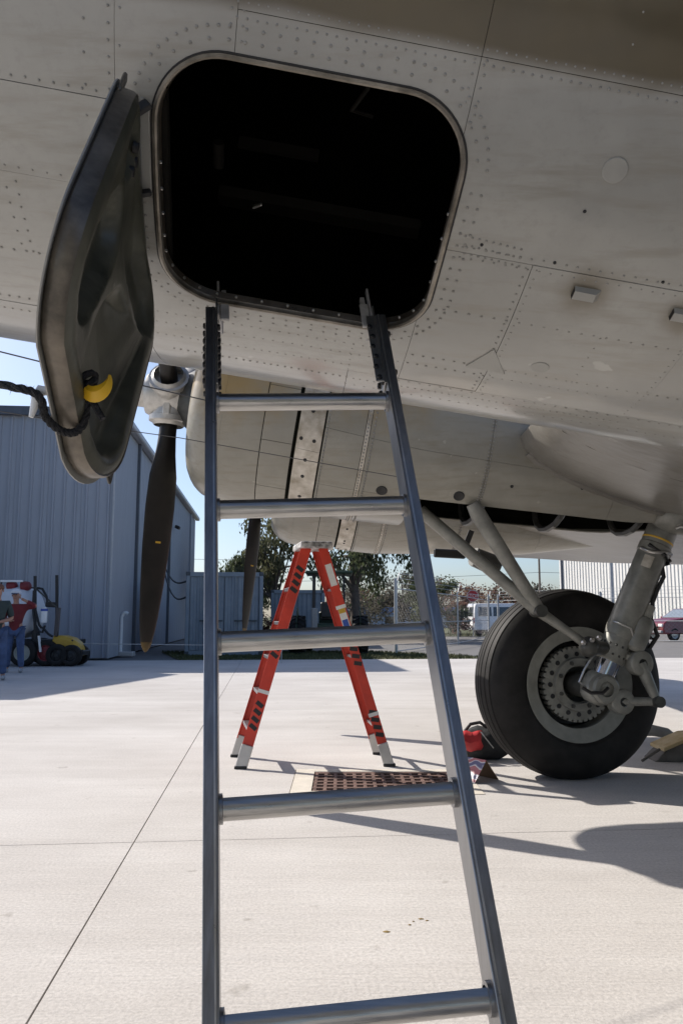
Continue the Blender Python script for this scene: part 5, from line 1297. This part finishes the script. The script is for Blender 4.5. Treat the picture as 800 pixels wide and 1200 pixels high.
# ================================================================== tank trailer and yellow tug
TANKW = mat('white poly tank', (0.62, 0.63, 0.66), 0.45, var=0.06, scale=3); PUMPR = mat('red pump paint', (0.20, 0.018, 0.022), 0.5)
TY = G(40, 781).y; tb = V((-7.05, TY, 0)); trl = thing('tank_trailer', 'white poly tank trailer with red pumps and black hoses', 'trailer', tb)
pxm = TY / FPX                                                        # metres per photo pixel at that distance
def T_(px_, py_, dy=0.0): q = P(px_, py_, TY + dy); return q
def tyre_wheel(c, r_, wd, parent, hubm, axis=V((0, 1, 0)), name='wheel'):
    wl = MB().lathe([(0.0001, 0.35 * wd), (0.18 * r_, 0.36 * wd), (0.22 * r_, 0.30 * wd), (0.5 * r_, 0.22 * wd), (0.56 * r_, 0.42 * wd), (0.62 * r_, 0.44 * wd), (0.62 * r_, -0.44 * wd), (0.0001, -0.4 * wd)], c, axis, 24).build(name, hubm, parent, smooth=True, angle=30)
    MB().lathe([(0.60 * r_, 0.46 * wd), (0.72 * r_, 0.52 * wd), (0.88 * r_, 0.50 * wd), (0.97 * r_, 0.40 * wd), (r_, 0.25 * wd), (r_, -0.25 * wd), (0.97 * r_, -0.40 * wd), (0.88 * r_, -0.5 * wd), (0.60 * r_, -0.46 * wd)], c, axis, 32).build('tyre', RUBBER, wl, smooth=True, angle=40)
    return wl
ta, tc_ = T_(-40, 722, 0.6), T_(40, 722, 0.6)
rings = []
for i in range(11):
    t = i / 10; x = lin(-2.2, -0.52, t) ; f = min(1, math.sqrt(max(0.03, 1 - max(0, (t - 0.72) / 0.28) ** 2)), math.sqrt(max(0.03, 1 - max(0, (0.2 - t) / 0.2) ** 2)))
    rings.append([V((tb.x + x, TY + 0.6 + math.copysign(abs(math.cos(a)) ** 0.7, math.cos(a)) * 0.62 * (0.5 + 0.5 * f), 1.32 + math.copysign(abs(math.sin(a)) ** 0.75, math.sin(a)) * 0.66 * f - 0.10 * (t > 0.7) * (t - 0.7))) for a in [2 * math.pi * j / 24 for j in range(24)]])
tank = MB().loft(rings).build('tank', TANKW, trl, smooth=True, angle=60)
MB().lathe([(0.0001, 0.10), (0.14, 0.10), (0.16, 0.05), (0.16, -0.05)], V((tb.x - 1.2, TY + 0.5, 1.98)), (0, 0, 1), 18).build('tank_lid', TANKW, tank, smooth=True)
MB().bbox((tb.x - 1.7, TY + 0.1, 0.52), (tb.x + 0.45, TY + 1.1, 0.64)).build('chassis', BLACK, trl, bevel=0.01)
for px_, z in ((15, 687), (31, 687)):
    q = T_(px_, z, 0.3); p_ = MB().lathe([(0.0001, -0.12), (0.12, -0.11), (0.13, 0.0), (0.10, 0.09), (0.05, 0.12), (0.0001, 0.13)], q, (1, 0, 0.2), 14).build('pump', PUMPR, trl, smooth=True)
    MB().bar(q, V((q.x, q.y, 1.9)), 0.08, 0.08).build('pump_mount', CHALK, p_)
MB().bar(T_(1, 681, 0.2), T_(27, 681, 0.2), 0.07, 0.05).build('light_bar', CHALK, trl, bevel=0.01)
MB().bar(T_(-4, 688, 0.35), T_(44, 689, 0.35), 0.035, 0.035).build('boom_pipe', BLACK, trl)
MB().bar(T_(2, 681, 0.25), T_(2, 700, 0.3), 0.03, 0.03).build('light_post', BLACK, trl); MB().bar(T_(25, 681, 0.25), T_(25, 700, 0.3), 0.03, 0.03).build('light_post', BLACK, trl)
for px_, y0, y1 in ((41.5, 675, 760), (67, 674, 764)):
    MB().bar(T_(px_, y0, 0.15), T_(px_, y1, 0.15), 0.06, 0.06).build('frame_post', BLACK, trl)
MB().bar(T_(54, 708, 0.15), T_(68, 709, 0.15), 0.10, 0.13).build('hose_reel', BLACK, trl, bevel=0.02)
MB().bar(T_(42, 689, 0.1), T_(67, 712, 0.1), 0.03, 0.03).build('frame_brace', GEARD, trl)
MB().bar(T_(69, 712, 0.15), T_(66, 745, 0.15), 0.12, 0.08).build('canvas_sleeve', mat('dull brown canvas', (0.10, 0.085, 0.08), 0.8), trl)
for pts in ([(40, 692), (39, 712), (41, 730), (46, 740), (50, 741), (53, 733)], [(41, 690), (42, 715), (46, 732), (49, 736)], [(44, 689), (50, 690), (55, 699), (56, 706)], [(50, 735), (57, 743), (62, 746)]):
    MB().tube([T_(x, y, -0.05) for x, y in pts], 0.03, 8).build('hose', BLACK, trl, smooth=True)
MB().lathe([(0.0001, -0.19), (0.07, -0.18), (0.08, -0.14), (0.08, 0.12), (0.055, 0.13), (0.055, 0.19), (0.0001, 0.2)], T_(52, 721, -0.05), (0, 0, 1), 14).build('filter', CHALK, trl, smooth=True)
MB().lathe([(0.082, 0.10), (0.086, 0.10), (0.086, 0.15), (0.06, 0.16)], T_(52, 721, -0.05), (0, 0, 1), 14).build('filter_head', BLUE, trl, smooth=True)
MB().bar(T_(46, 745, 0.0), T_(48, 764, 0.0), 0.05, 0.05).build('drop_leg', CHALK, trl)
WHL = mat('pale wheel disc', (0.33, 0.33, 0.29), 0.6)
tyre_wheel(V((T_(28, 770).x, TY - 0.02, 0.33)), 0.33, 0.24, trl, WHL, V((0, -1, 0)))
tyre_wheel(V((T_(53, 770).x, TY + 0.10, 0.32)), 0.32, 0.22, trl, PUMPR, V((0, -1, 0))); tyre_wheel(V((T_(53, 770).x, TY + 1.2, 0.32)), 0.32, 0.22, trl, PUMPR, V((0, 1, 0)))
tyre_wheel(V((T_(28, 770).x, TY + 1.2, 0.33)), 0.33, 0.24, trl, WHL, V((0, 1, 0)))
TUG = mat('yellow tug paint', (0.50, 0.30, 0.03), 0.45, var=0.15, scale=4)
gq = V((T_(72, 775).x, TY + 0.35, 0)); tug = thing('garden_tractor', 'low yellow garden tractor with black wheels parked by the tank trailer', 'tractor', gq)
rings = []
for x, zt, hw_, zb in ((-0.30, 0.62, 0.20, 0.42), (-0.26, 0.74, 0.27, 0.38), (-0.05, 0.74, 0.29, 0.38), (0.18, 0.68, 0.28, 0.34), (0.34, 0.56, 0.25, 0.27), (0.42, 0.40, 0.18, 0.24)):
    rings.append([gq + V((x, sx * hw_ * k, z)) for sx, k, z in ((-1, 1, zb), (-1, 1, zt - 0.08), (-1, 0.75, zt), (1, 0.75, zt), (1, 1, zt - 0.08), (1, 1, zb))])
MB().loft(rings).build('hood', TUG, tug, smooth=True, angle=35, bevel=0.01)
MB().bbox(gq + V((-0.85, -0.18, 0.22)), gq + V((0.40, 0.18, 0.37))).build('chassis', BLACK, tug, bevel=0.02)
MB().bar(gq + V((0.36, -0.3, 0.30)), gq + V((0.52, -0.3, 0.36)), 0.06, 0.10).build('bumper', BLACK, tug); MB().bar(gq + V((0.46, -0.32, 0.32)), gq + V((0.46, 0.32, 0.32)), 0.08, 0.12).build('bumper', BLACK, tug, bevel=0.02)
for dx, r_, dy in ((-0.12, 0.27, -0.30), (0.22, 0.26, -0.30), (-0.12, 0.27, 0.30), (0.22, 0.26, 0.30)): tyre_wheel(gq + V((dx, dy, r_)), r_, 0.2, tug, BLACK, V((0, math.copysign(1, dy), 0)))
MB().sphere(gq + V((0.33, -0.24, 0.46)), 0.03, 8, 6).build('headlamp', BLACK, tug, smooth=True)
MB().bbox(gq + V((-0.75, -0.2, 0.45)), gq + V((-0.45, 0.2, 0.55))).build('seat', BLACK, tug, bevel=0.04); MB().bbox(gq + V((-0.82, -0.2, 0.5)), gq + V((-0.74, 0.2, 0.88))).build('seat_back', BLACK, tug, bevel=0.03)

# ================================================================== tractor parked on the grass
TRG = mat('dark green tractor paint', (0.018, 0.040, 0.022), 0.5, var=0.3)
tq_ = V((-0.42, 26.6, -0.012)); trac = thing('farm_tractor', 'dark green canopy tractor seen from behind on the grass', 'tractor', tq_)
for sg in (-1, 1):
    c = tq_ + V((sg * 1.03, 0, 0.62)); wl = tyre_wheel(c, 0.62, 0.52, trac, TRG, V((sg, 0, 0)))
    for k in range(18):
        a = 2 * math.pi * k / 18
        for s2 in (-1, 1):
            MB().bar(c + V((s2 * 0.02, math.cos(a) * 0.625, math.sin(a) * 0.625)), c + V((s2 * 0.25, math.cos(a + 0.22) * 0.60, math.sin(a + 0.22) * 0.60)), 0.05, 0.05).build('lug', RUBBER, wl)
    b = MB(); pr = [(math.cos(R(t)) * 0.70, math.sin(R(t)) * 0.70) for t in range(20, 171, 15)]
    for (a0, b0), (a1, b1) in zip(pr, pr[1:]): b.bar(c + V((0, a0, b0)), c + V((0, a1, b1)), 0.44, 0.02, V((1, 0, 0)))
    b.build('mudguard', TRG, trac)
    tyre_wheel(tq_ + V((sg * 0.75, 2.2, 0.42)), 0.42, 0.28, trac, TRG, V((sg, 0, 0)))
    for dy in (-0.2, 0.9): MB().bar(tq_ + V((sg * 0.52, dy, 0.9)), tq_ + V((sg * 0.50, dy, 2.62)), 0.07, 0.07).build('canopy_post', BLACK, trac)
MB().bbox(tq_ + V((-0.42, -0.35, 0.45)), tq_ + V((0.42, 1.0, 1.0))).build('transmission', TRG, trac, bevel=0.06)
MB().bbox(tq_ + V((-0.36, 1.0, 0.7)), tq_ + V((0.36, 2.7, 1.45))).build('hood', TRG, trac, bevel=0.1)
MB().bbox(tq_ + V((-0.78, -0.45, 2.62)), tq_ + V((0.78, 1.3, 2.72))).build('canopy', TRG, trac, bevel=0.03)
MB().bbox(tq_ + V((-0.28, 0.15, 1.1)), tq_ + V((0.28, 0.6, 1.22))).build('seat', BLACK, trac, bevel=0.05); MB().bbox(tq_ + V((-0.28, 0.05, 1.18)), tq_ + V((0.28, 0.15, 1.7))).build('seat_back', BLACK, trac, bevel=0.04)
MB().tube([tq_ + V((0.22 * math.cos(a), 0.95 + 0.08 * math.sin(a), 1.55 + 0.2 * math.sin(a))) for a in [i * math.pi / 8 for i in range(16)]], 0.018, 6, closed=True).build('steering_wheel', BLACK, trac)
for sg in (-1, 1): MB().bar(tq_ + V((sg * 0.35, -0.3, 0.5)), tq_ + V((sg * 0.4, -0.9, 0.45)), 0.08, 0.05).build('lift_arm', BLACK, trac)
MB().bar(tq_ + V((-0.46, -0.36, 0.75)), tq_ + V((-0.46, -0.36, 1.5)), 0.16, 0.2).build('hydraulic_block', mat('grey hydraulic parts', (0.25, 0.25, 0.25), 0.5), trac, bevel=0.03)
MB().cyl(tq_ + V((0.15, 1.6, 1.4)), tq_ + V((0.15, 1.6, 2.3)), 0.04, n=10).build('exhaust_stack', BLACK, trac)

# ================================================================== trees
BARK = mat('grey bark', (0.10, 0.08, 0.065), 0.9, var=0.3, scale=6, bump=0.6, bscale=12, bdist=0.03)
LEAFD = mat('dark oak foliage', (0.042, 0.058, 0.026), 0.6, var=0.45, scale=1.4, c2=(0.085, 0.10, 0.05), pos=True)
LEAFO = mat('olive foliage', (0.075, 0.085, 0.04), 0.6, var=0.4, scale=1.6, c2=(0.13, 0.13, 0.07), pos=True)
LEAFR = mat('russet winter foliage', (0.14, 0.06, 0.038), 0.7, var=0.4, scale=1.6, c2=(0.18, 0.10, 0.065), pos=True)
LEAFG = mat('grey winter twigs', (0.095, 0.088, 0.07), 0.8, var=0.3, scale=1.5, pos=True)
for m_ in (LEAFD, LEAFO, LEAFR, LEAFG):
    n_, l_ = m_.node_tree.nodes, m_.node_tree.links; pb = n_['Principled BSDF']; tr_ = n_.new('ShaderNodeBsdfTranslucent'); mx = n_.new('ShaderNodeMixShader'); mx.inputs[0].default_value = 0.45
    l_.new(pb.inputs['Base Color'].links[0].from_socket, tr_.inputs['Color']); l_.new(pb.outputs[0], mx.inputs[1]); l_.new(tr_.outputs[0], mx.inputs[2]); l_.new(mx.outputs[0], n_['Material Output'].inputs['Surface'])
def tree(name, base, h, crown_r, label, leaf, n=7000, clumps=26, droop=0.0, seed=1, group=None, leafsize=0.11, trunk_h=0.4, lowest=0.3, fill=0.6):
    rnd = random.Random(seed); base = V(base); t = thing(name, label, 'tree', base, group)
    tr = MB(); top = base + V((rnd.uniform(-.3, .3), rnd.uniform(-.3, .3), h * 0.8))
    tr.tube([base - V((0, 0, 0.05)), base + V((0.05, 0, h * 0.15)), base + V((-0.08, 0.05, h * trunk_h)), top], [h * 0.045, h * 0.034, h * 0.028, h * 0.008], 9)
    cs = []
    for k in range(clumps):
        a = rnd.uniform(0, 6.283); z = rnd.uniform(lowest, 1.0); rad = crown_r * math.sqrt(max(0.05, 1 - ((z - 0.62) / 0.5) ** 2)) * rnd.uniform(0.35, 1.0)
        c = base + V((math.cos(a) * rad, math.sin(a) * rad, h * z)); cs.append((c, crown_r * rnd.uniform(0.16, 0.34)))
        st = base + V((0, 0, h * rnd.uniform(trunk_h * 0.7, 0.7))); mid = st.lerp(c, 0.5) + V((0, 0, rnd.uniform(0, 0.08) * h))
        tr.tube([st, mid, c], [h * 0.014, h * 0.008, h * 0.003], 5)
    tr.build('trunk', BARK, t, smooth=True)
    lf = MB(); vs, fs = [], []
    for i in range(n):
        c, r_ = cs[rnd.randrange(len(cs))]
        d = V((rnd.gauss(0, 1), rnd.gauss(0, 1), rnd.gauss(0, 0.75))); d.normalize(); rr = r_ * (rnd.random() ** fill) * 1.15
        q = c + d * rr
        if droop: q.z -= droop * rnd.random() ** 2.2
        s_ = leafsize * rnd.uniform(0.5, 1.3); u = V((rnd.gauss(0, 1), rnd.gauss(0, 1), rnd.gauss(0, 1))).normalized(); v_ = u.cross(V((rnd.gauss(0, 1), rnd.gauss(0, 1), rnd.gauss(0, 1)))).normalized()
        if droop: u = (u * 0.5 + V((0, 0, -1))).normalized(); v_ = u.cross(V((rnd.gauss(0, 1), rnd.gauss(0, 1), 0.1))).normalized()
        o = len(vs); vs += [q - u * s_, q + v_ * s_ * 0.45, q + u * s_, q - v_ * s_ * 0.45]; fs.append((o, o + 1, o + 2, o + 3))
    lf.v, lf.f = vs, fs; lf.build('crown', leaf, t)
    return t
tree('oak_tree', (0.7, 42, 0), 8.4, 3.2, 'weeping dark green oak hanging over the tractor', LEAFD, 10500, 30, 1.7, 11, leafsize=0.13, lowest=0.47)
tree('oak_tree', (-3.4, 41, 0), 6.2, 2.3, 'olive green tree left of the stepladder top', LEAFO, 6500, 22, 0.5, 12, leafsize=0.11, lowest=0.48)
tree('oak_tree', (-6.3, 53, 0), 5.2, 2.9, 'low dark tree rising behind the shipping container', LEAFD, 9000, 30, 0.1, 13, leafsize=0.11, lowest=0.3)
tree('leafless_bush', (-3.55, 31, 0), 2.3, 0.9, 'russet bush beside the container edge', LEAFR, 2500, 16, 0, 14, leafsize=0.06, lowest=0.15, trunk_h=0.2)
tree('winter_tree', (4.6, 60, 0), 4.0, 3.0, 'grey hazy bare tree behind the fence post', LEAFG, 6000, 34, 0, 15, leafsize=0.10, lowest=0.2)
tree('winter_tree', (1.0, 64, 0), 4.2, 3.0, 'grey bare thicket past the tractor canopy', LEAFG, 5000, 30, 0, 16, leafsize=0.10, lowest=0.15)
tree('evergreen_bush', (5.2, 44, 0), 3.0, 1.8, 'dark rounded bush behind the chain link mesh', LEAFD, 5000, 22, 0, 17, leafsize=0.09, lowest=0.15, trunk_h=0.2)
tree('hedge_bush', (7.35, 50.3, 0), 2.0, 1.05, 'brown green shrub beside the white van', LEAFR, 2500, 16, 0, 18, leafsize=0.07, lowest=0.15, trunk_h=0.2)
for k, (x, y, h, r_) in enumerate(((9, 118, 4.6, 4.5), (15, 122, 5.6, 5), (21, 120, 5.0, 5), (27, 121, 5.6, 5.5), (34, 123, 5.0, 5.5), (3, 121, 5.0, 5))):
    tree('distant_tree', (x, y, -0.06), h, r_, 'russet tree in the distant line beyond the blue building', LEAFR if k % 3 else LEAFG, 2600, 24, 0, 30 + k, 'russet trees in the distance', leafsize=0.25, lowest=0.15, trunk_h=0.2)

# ================================================================== fence
GALV = mat('galvanised steel', (0.42, 0.43, 0.44), 0.5, 0.5, var=0.1)
fence = thing('chain_link_fence', 'galvanised chain link fence with barbed wire along the lot', 'fence', G(464, 765))
f0 = G(464, 765); fp = [f0, V((5.2, 36.0, 0)), V((8.6, 47.0, 0)), V((9.2, 47.2, 0)), V((11.8, 45.0, 0)), V((13.4, 41.5, 0)), V((16.6, 38.6, 0)), V((24, 37.5, 0))]
FH = 2.15
for i, q in enumerate(fp):
    big = i in (0, 2, 3, 5)
    MB().cyl(V((q.x, q.y, -0.04)), q + V((0, 0, FH + (0.35 if big else 0.15))), 0.06 if big else 0.035, n=8).build('post', GALV, fence, smooth=True)
    MB().bar(q + V((0, 0, FH)), q + V((0.0, 0.0, FH + 0.55)) + V((0.15, 0.1, 0)), 0.03, 0.03).build('barb_arm', GALV, fence)
mesh = MB()
for a, c in zip(fp, fp[1:]):
    d = (c - a); L_ = d.length; d = d / L_
    for z in ((FH, 0.05, 1.0) if L_ > 1 else (FH,)): MB().cyl(a + V((0, 0, z)), c + V((0, 0, z)), 0.02, n=6).build('rail', GALV, fence)
    for z, o in ((FH + 0.2, 0.05), (FH + 0.36, 0.1), (FH + 0.52, 0.14)):
        MB().cyl(a + V((o, o * 0.6, z)), c + V((o, o * 0.6, z)), 0.008, n=4).build('barbed_wire', GALV, fence)
    x = -FH
    while x < L_:
        for s_ in (1, -1):
            x0, x1 = (x, x + FH) if s_ > 0 else (x + FH, x)
            z0, z1 = 0.05, FH
            # clip to the panel
            def cut(t): return max(0, min(L_, t))
            ax, bx = x0, x1
            t0 = 0 if 0 <= ax <= L_ else (cut(ax) - ax) / (bx - ax); t1 = 1 if 0 <= bx <= L_ else (cut(bx) - ax) / (bx - ax)
            if t1 - t0 < 0.02: continue
            p0 = a + d * lin(ax, bx, t0) + V((0, 0, lin(z0, z1, t0))); p1_ = a + d * lin(ax, bx, t1) + V((0, 0, lin(z0, z1, t1)))
            mesh.tube([p0, p1_], 0.002, 3, cap=False)
        x += 0.2
tag(mesh.build('mesh', mat('dull fence wire', (0.20, 0.20, 0.205), 0.6, 0.4), fence), kind='stuff')

# ================================================================== van, sign, poles, buildings, red car
VANW = mat('white van paint', (0.80, 0.80, 0.81), 0.3, var=0.03, coat=0.4); CARR = mat('maroon car paint', (0.16, 0.014, 0.022), 0.3, var=0.1, coat=0.5)
TAIL = mat('red lamp lens', (0.40, 0.02, 0.02), 0.25)
def frame_obj(base, rz):
    M_ = Matrix.Translation(base) @ Matrix.Rotation(rz, 4, 'Z'); return lambda x, y, z: M_ @ V((x, y, z))
def vehicle_body(Q, prof, hw_, m, parent, tuck=0.10, waist=1.0):
    """prof: closed side outline (x, z); sides tuck in above the waist"""
    b = MB(); n = len(prof)
    def wy(z): return hw_ - max(0, z - waist) * tuck
    b.add([Q(x, -wy(z), z) for x, z in prof] + [Q(x, wy(z), z) for x, z in prof], [tuple(range(n - 1, -1, -1)), tuple(range(n, 2 * n))] + [(i, (i + 1) % n, n + (i + 1) % n, n + i) for i in range(n)])
    return b.build('body', m, parent, bevel=0.06, seg=3, smooth=True), wy
def pane(Q, poly, y, parent, nm='window', m=None, th=0.012):
    b = MB(); b.prism([Q(x, y[i] if isinstance(y, (list, tuple)) else y, z) for i, (x, z) in enumerate(poly)], Q(0, -th, 0) - Q(0, 0, 0)); return b.build(nm, m or GLASS, parent)
vq = V((8.15, 52.0, -0.035)); van = thing('van', 'white passenger van parked beyond the chain link fence', 'van', vq)
Q = frame_obj(vq, R(14))
prof = [(0.0, 0.38), (0.02, 0.7), (0.06, 1.25), (0.14, 1.95), (0.3, 2.08), (3.6, 2.10), (4.1, 1.98), (4.75, 1.28), (5.45, 1.10), (5.55, 0.75), (5.5, 0.40)]
body, wy = vehicle_body(Q, prof, 0.98, VANW, van, 0.12, 1.1)
for x0, x1 in ((0.35, 1.25), (1.38, 2.55), (2.68, 3.55)):
    pane(Q, [(x0, 1.28), (x1, 1.28), (x1, 1.86), (x0 + 0.02, 1.86)], [-(wy(1.28) + 0.004), -(wy(1.28) + 0.004), -(wy(1.86) + 0.004), -(wy(1.86) + 0.004)], van, 'side_window')
pane(Q, [(3.68, 1.28), (4.45, 1.28), (4.05, 1.86), (3.68, 1.86)], [-(wy(1.28) + 0.004)] * 2 + [-(wy(1.86) + 0.004)] * 2, van, 'cab_window')
for sg in (-1, 1):
    b = MB(); b.prism([Q(0.055, sg * 0.08, 1.26), Q(0.055, sg * 0.74, 1.26), Q(0.118, sg * 0.70, 1.86), Q(0.118, sg * 0.08, 1.86)], Q(-0.012, 0, 0) - Q(0, 0, 0)); b.build('rear_window', GLASS, van)
    MB().box(Q(0.045, sg * 0.90, 1.0), (0.05, 0.12, 0.34), Matrix.Rotation(R(14), 3, 'Z')).build('tail_lamp', TAIL, van, bevel=0.01)
    for x in (1.15, 4.55): tyre_wheel(Q(x, sg * 0.84, 0.36), 0.36, 0.24, van, STEEL, (Q(0, sg, 0) - Q(0, 0, 0)))
MB().bar(Q(-0.06, -0.95, 0.48), Q(-0.06, 0.95, 0.48), 0.16, 0.18).build('rear_bumper', VANW, van, bevel=0.03)
MB().box(Q(0.03, 0.0, 0.98), (0.02, 0.32, 0.16), Matrix.Rotation(R(14), 3, 'Z')).build('number_plate', STK, van)
MB().bar(Q(0.012, 0, 0.55), Q(0.10, 0, 1.95), 0.02, 0.012).build('door_seam', BLACK, van)
MB().bar(Q(0.2, -0.99, 0.86), Q(5.2, -0.99, 0.86), 0.03, 0.05).build('side_moulding', VANW, van)
# maroon car beyond the fence
rq = V((17.6, 42.2, -0.035)); car = thing('parked_car', 'maroon car with pale headlamps parked behind the fence', 'car', rq)
Q = frame_obj(rq, R(18))
prof = [(-1.6, 0.35), (-1.66, 0.62), (-1.58, 0.92), (-1.35, 1.06), (-0.35, 1.16), (0.45, 1.66), (1.9, 1.72), (2.75, 1.55), (2.95, 1.0), (2.95, 0.4)]
body, wy = vehicle_body(Q, prof, 0.92, CARR, car, 0.24, 1.1)
b = MB(); b.prism([Q(-0.30, -0.78, 1.19), Q(-0.30, 0.78, 1.19), Q(0.40, 0.68, 1.62), Q(0.40, -0.68, 1.62)], Q(-0.012, 0, 0.012) - Q(0, 0, 0)); b.build('windscreen', mat('pale windscreen', (0.22, 0.25, 0.28), 0.1, spec=0.8), car)
pane(Q, [(0.05, 1.20), (1.2, 1.22), (1.2, 1.62), (0.6, 1.60)], [-(wy(1.2) + 0.004)] * 2 + [-(wy(1.6) + 0.004)] * 2, car, 'side_window'); pane(Q, [(1.3, 1.22), (2.4, 1.22), (2.2, 1.60), (1.3, 1.62)], [-(wy(1.22) + 0.004)] * 2 + [-(wy(1.6) + 0.004)] * 2, car, 'side_window')
for sg in (-1, 1):
    MB().box(Q(-1.62, sg * 0.68, 0.80), (0.10, 0.34, 0.16), Matrix.Rotation(R(18), 3, 'Z')).build('headlamp', CHALK, car, bevel=0.03)
    for x in (-0.95, 2.05): tyre_wheel(Q(x, sg * 0.80, 0.34), 0.34, 0.22, car, STEEL, (Q(0, sg, 0) - Q(0, 0, 0)))
    MB().box(Q(-0.1, sg * 1.0, 1.2), (0.1, 0.18, 0.12), Matrix.Rotation(R(18), 3, 'Z')).build('mirror', CARR, car, bevel=0.02)
MB().bar(Q(-1.68, -0.5, 0.72), Q(-1.68, 0.5, 0.72), 0.14, 0.05).build('grille', BLACK, car); MB().bar(Q(-1.66, -0.85, 0.48), Q(-1.66, 0.85, 0.48), 0.16, 0.14).build('bumper', mat('grey bumper', (0.3, 0.3, 0.31), 0.5), car, bevel=0.03)
# stop sign
sq = P(553.5, 698.5, 50.0); ss = thing('stop_sign', 'red octagonal stop sign on a post near the van', 'sign', V((sq.x, sq.y, -0.035)))
MB().bar(V((sq.x, sq.y + 0.05, -0.035)), V((sq.x, sq.y + 0.05, sq.z + 0.3)), 0.06, 0.05).build('post', GALV, ss)
oct_ = [sq + V((math.cos(R(22.5 + 45 * k)) * 0.39, 0, math.sin(R(22.5 + 45 * k)) * 0.39)) for k in range(8)]
MB().prism([q.copy() for q in oct_], (0, -0.01, 0)).build('border', STK, ss)
MB().prism([sq + (q - sq) * 0.93 + V((0, -0.0105, 0)) for q in oct_], (0, -0.006, 0)).build('face', mat('sign red', (0.42, 0.02, 0.025), 0.45), ss)
fc = bpy.data.curves.new('stop', 'FONT'); fc.body = 'STOP'; fc.align_x = 'CENTER'; fc.align_y = 'CENTER'; fc.size = 0.30; fc.extrude = 0.002
fo = bpy.data.objects.new('lettering', fc); col.objects.link(fo)
nm = bpy.data.meshes.new_from_object(fo.evaluated_get(bpy.context.evaluated_depsgraph_get())); bpy.data.objects.remove(fo)
lo = bpy.data.objects.new('lettering', nm); col.objects.link(lo); nm.materials.clear(); nm.materials.append(STK); lo.location = sq + V((0, -0.02, 0)); lo.rotation_euler = (R(90), 0, 0); attach(lo, ss)
# utility poles
WOODP = mat('pole wood', (0.14, 0.115, 0.09), 0.85, var=0.2)
for px_, Y, top, lab in ((632.5, 95, 9.6, 'wooden utility pole with a crossarm above the van'), ):
    q = P(px_, 700, Y); q.z = -0.06; up = thing('utility_pole', lab, 'pole', q)
    MB().cyl(q, q + V((0, 0, top)), 0.15, 0.11, 8).build('pole', WOODP, up, smooth=True); MB().bar(q + V((-1.3, -0.15, top - 0.8)), q + V((1.3, -0.15, top - 0.8)), 0.14, 0.12).build('crossarm', WOODP, up)
    for dx in (-1.2, -0.5, 0.5, 1.2): MB().cyl(q + V((dx, -0.15, top - 0.74)), q + V((dx, -0.15, top - 0.5)), 0.05, n=6).build('insulator', GALV, up)
for dz, lab in ((0, 'upper power line strung from the utility pole'), (-2.6, 'lower power line strung from the utility pole')):
    q = P(632.5, 700, 95); a = V((q.x - 60, 99, 8.9 + dz)); c = V((q.x + 30, 95, 9.1 + dz)); m0 = V((q.x, 94.85, 9.05 + dz))
    pts = [a.lerp(m0, t / 8) + V((0, 0, -0.9 * math.sin(math.pi * t / 8))) for t in range(9)] + [m0.lerp(c, t / 4) + V((0, 0, -0.3 * math.sin(math.pi * t / 4))) for t in range(1, 5)]
    tag(MB().tube(pts, 0.022, 4).build('power_line', WIRE), lab, 'wire')
q = P(659, 700, 56.0); q.z = -0.06
lpz = thing('light_pole', 'dark slim pole at the corner of the white warehouse', 'pole', q); MB().cyl(q, q + V((0, 0, 8.2)), 0.10, 0.09, 10).build('pole', CLADD, lpz, smooth=True); MB().bar(q + V((0, 0, 8.1)), q + V((0.9, -0.3, 8.2)), 0.12, 0.08).build('lamp_head', CLADD, lpz)
q = P(717, 700, 54.0); q.z = -0.035
lpz = thing('gate_post', 'grey post in front of the white warehouse wall', 'pole', q); MB().cyl(q, q + V((0, 0, 7.2)), 0.13, 0.11, 10).build('pole', GALV, lpz, smooth=True); MB().box(q + V((0, 0, 7.25)), (0.34, 0.34, 0.1)).build('cap', GALV, lpz)
# white warehouse with ribbed cladding
WH = mat('cream ribbed cladding', (0.74, 0.72, 0.70), 0.5, var=0.05, scale=0.6)
wq = P(656, 700, 82.0); wq.z = 0; wh = thing('warehouse', 'long white ribbed steel warehouse behind the fence', 'building', wq)
wdir = V((0.43, -0.90, 0)).normalized(); wn = V((wdir.y, -wdir.x, 0))
b = MB(); b.prism([wq - wn * 0.1, wq - wn * 0.1 + wdir * 34, wq - wn * 16 + wdir * 34, wq - wn * 16], (0, 0, 10.8)); ww = b.build('wall', WH, wh)
me = None
for k in range(17):
    if me is None: ob = panel_mesh(2.0, 5, 10.7, 0.06, 0.055).build('wall_panel', WH); me = ob.data
    else: ob = bpy.data.objects.new('wall_panel', me); col.objects.link(ob)
    ob.location = wq + wdir * (2.0 * k) + V((0, 0, 0)); ob.rotation_euler = (0, 0, math.atan2(wdir.y, wdir.x)); attach(ob, ww)
MB().bar(wq + V((-0.2, 0, 9.3)) - wn * 0.0, wq + wdir * 34 + V((0, 0, 10.8)), 0.3, 0.3).build('gutter', CLADL, wh)
b = MB(); b.add([wq + V((0, 0, 10.82)), wq + wdir * 34 + V((0, 0, 10.82)), wq - wn * 16 + wdir * 34 + V((0, 0, 11.4)), wq - wn * 16 + V((0, 0, 11.4))], [(0, 1, 2, 3)]); b.build('roof', CLADL, wh)
# low blue banded building far off
lq = V((-4, 92, -0.06)); lb = thing('low_building', 'low distant pale blue building with a dark blue roof band', 'building', lq)
MB().bbox(lq, lq + V((44, 12, 1.55))).build('wall', mat('pale blue wall', (0.28, 0.34, 0.44), 0.6), lb); MB().bbox(lq + V((-0.2, -0.2, 1.55)), lq + V((44.2, 12.2, 2.35))).build('roof_band', mat('blue fascia', (0.10, 0.16, 0.32), 0.5), lb)
for k in range(6): MB().bbox(lq + V((2 + k * 7, -0.05, 0.5)), lq + V((4.2 + k * 7, 0.05, 1.3))).build('window', GLASS, lb)
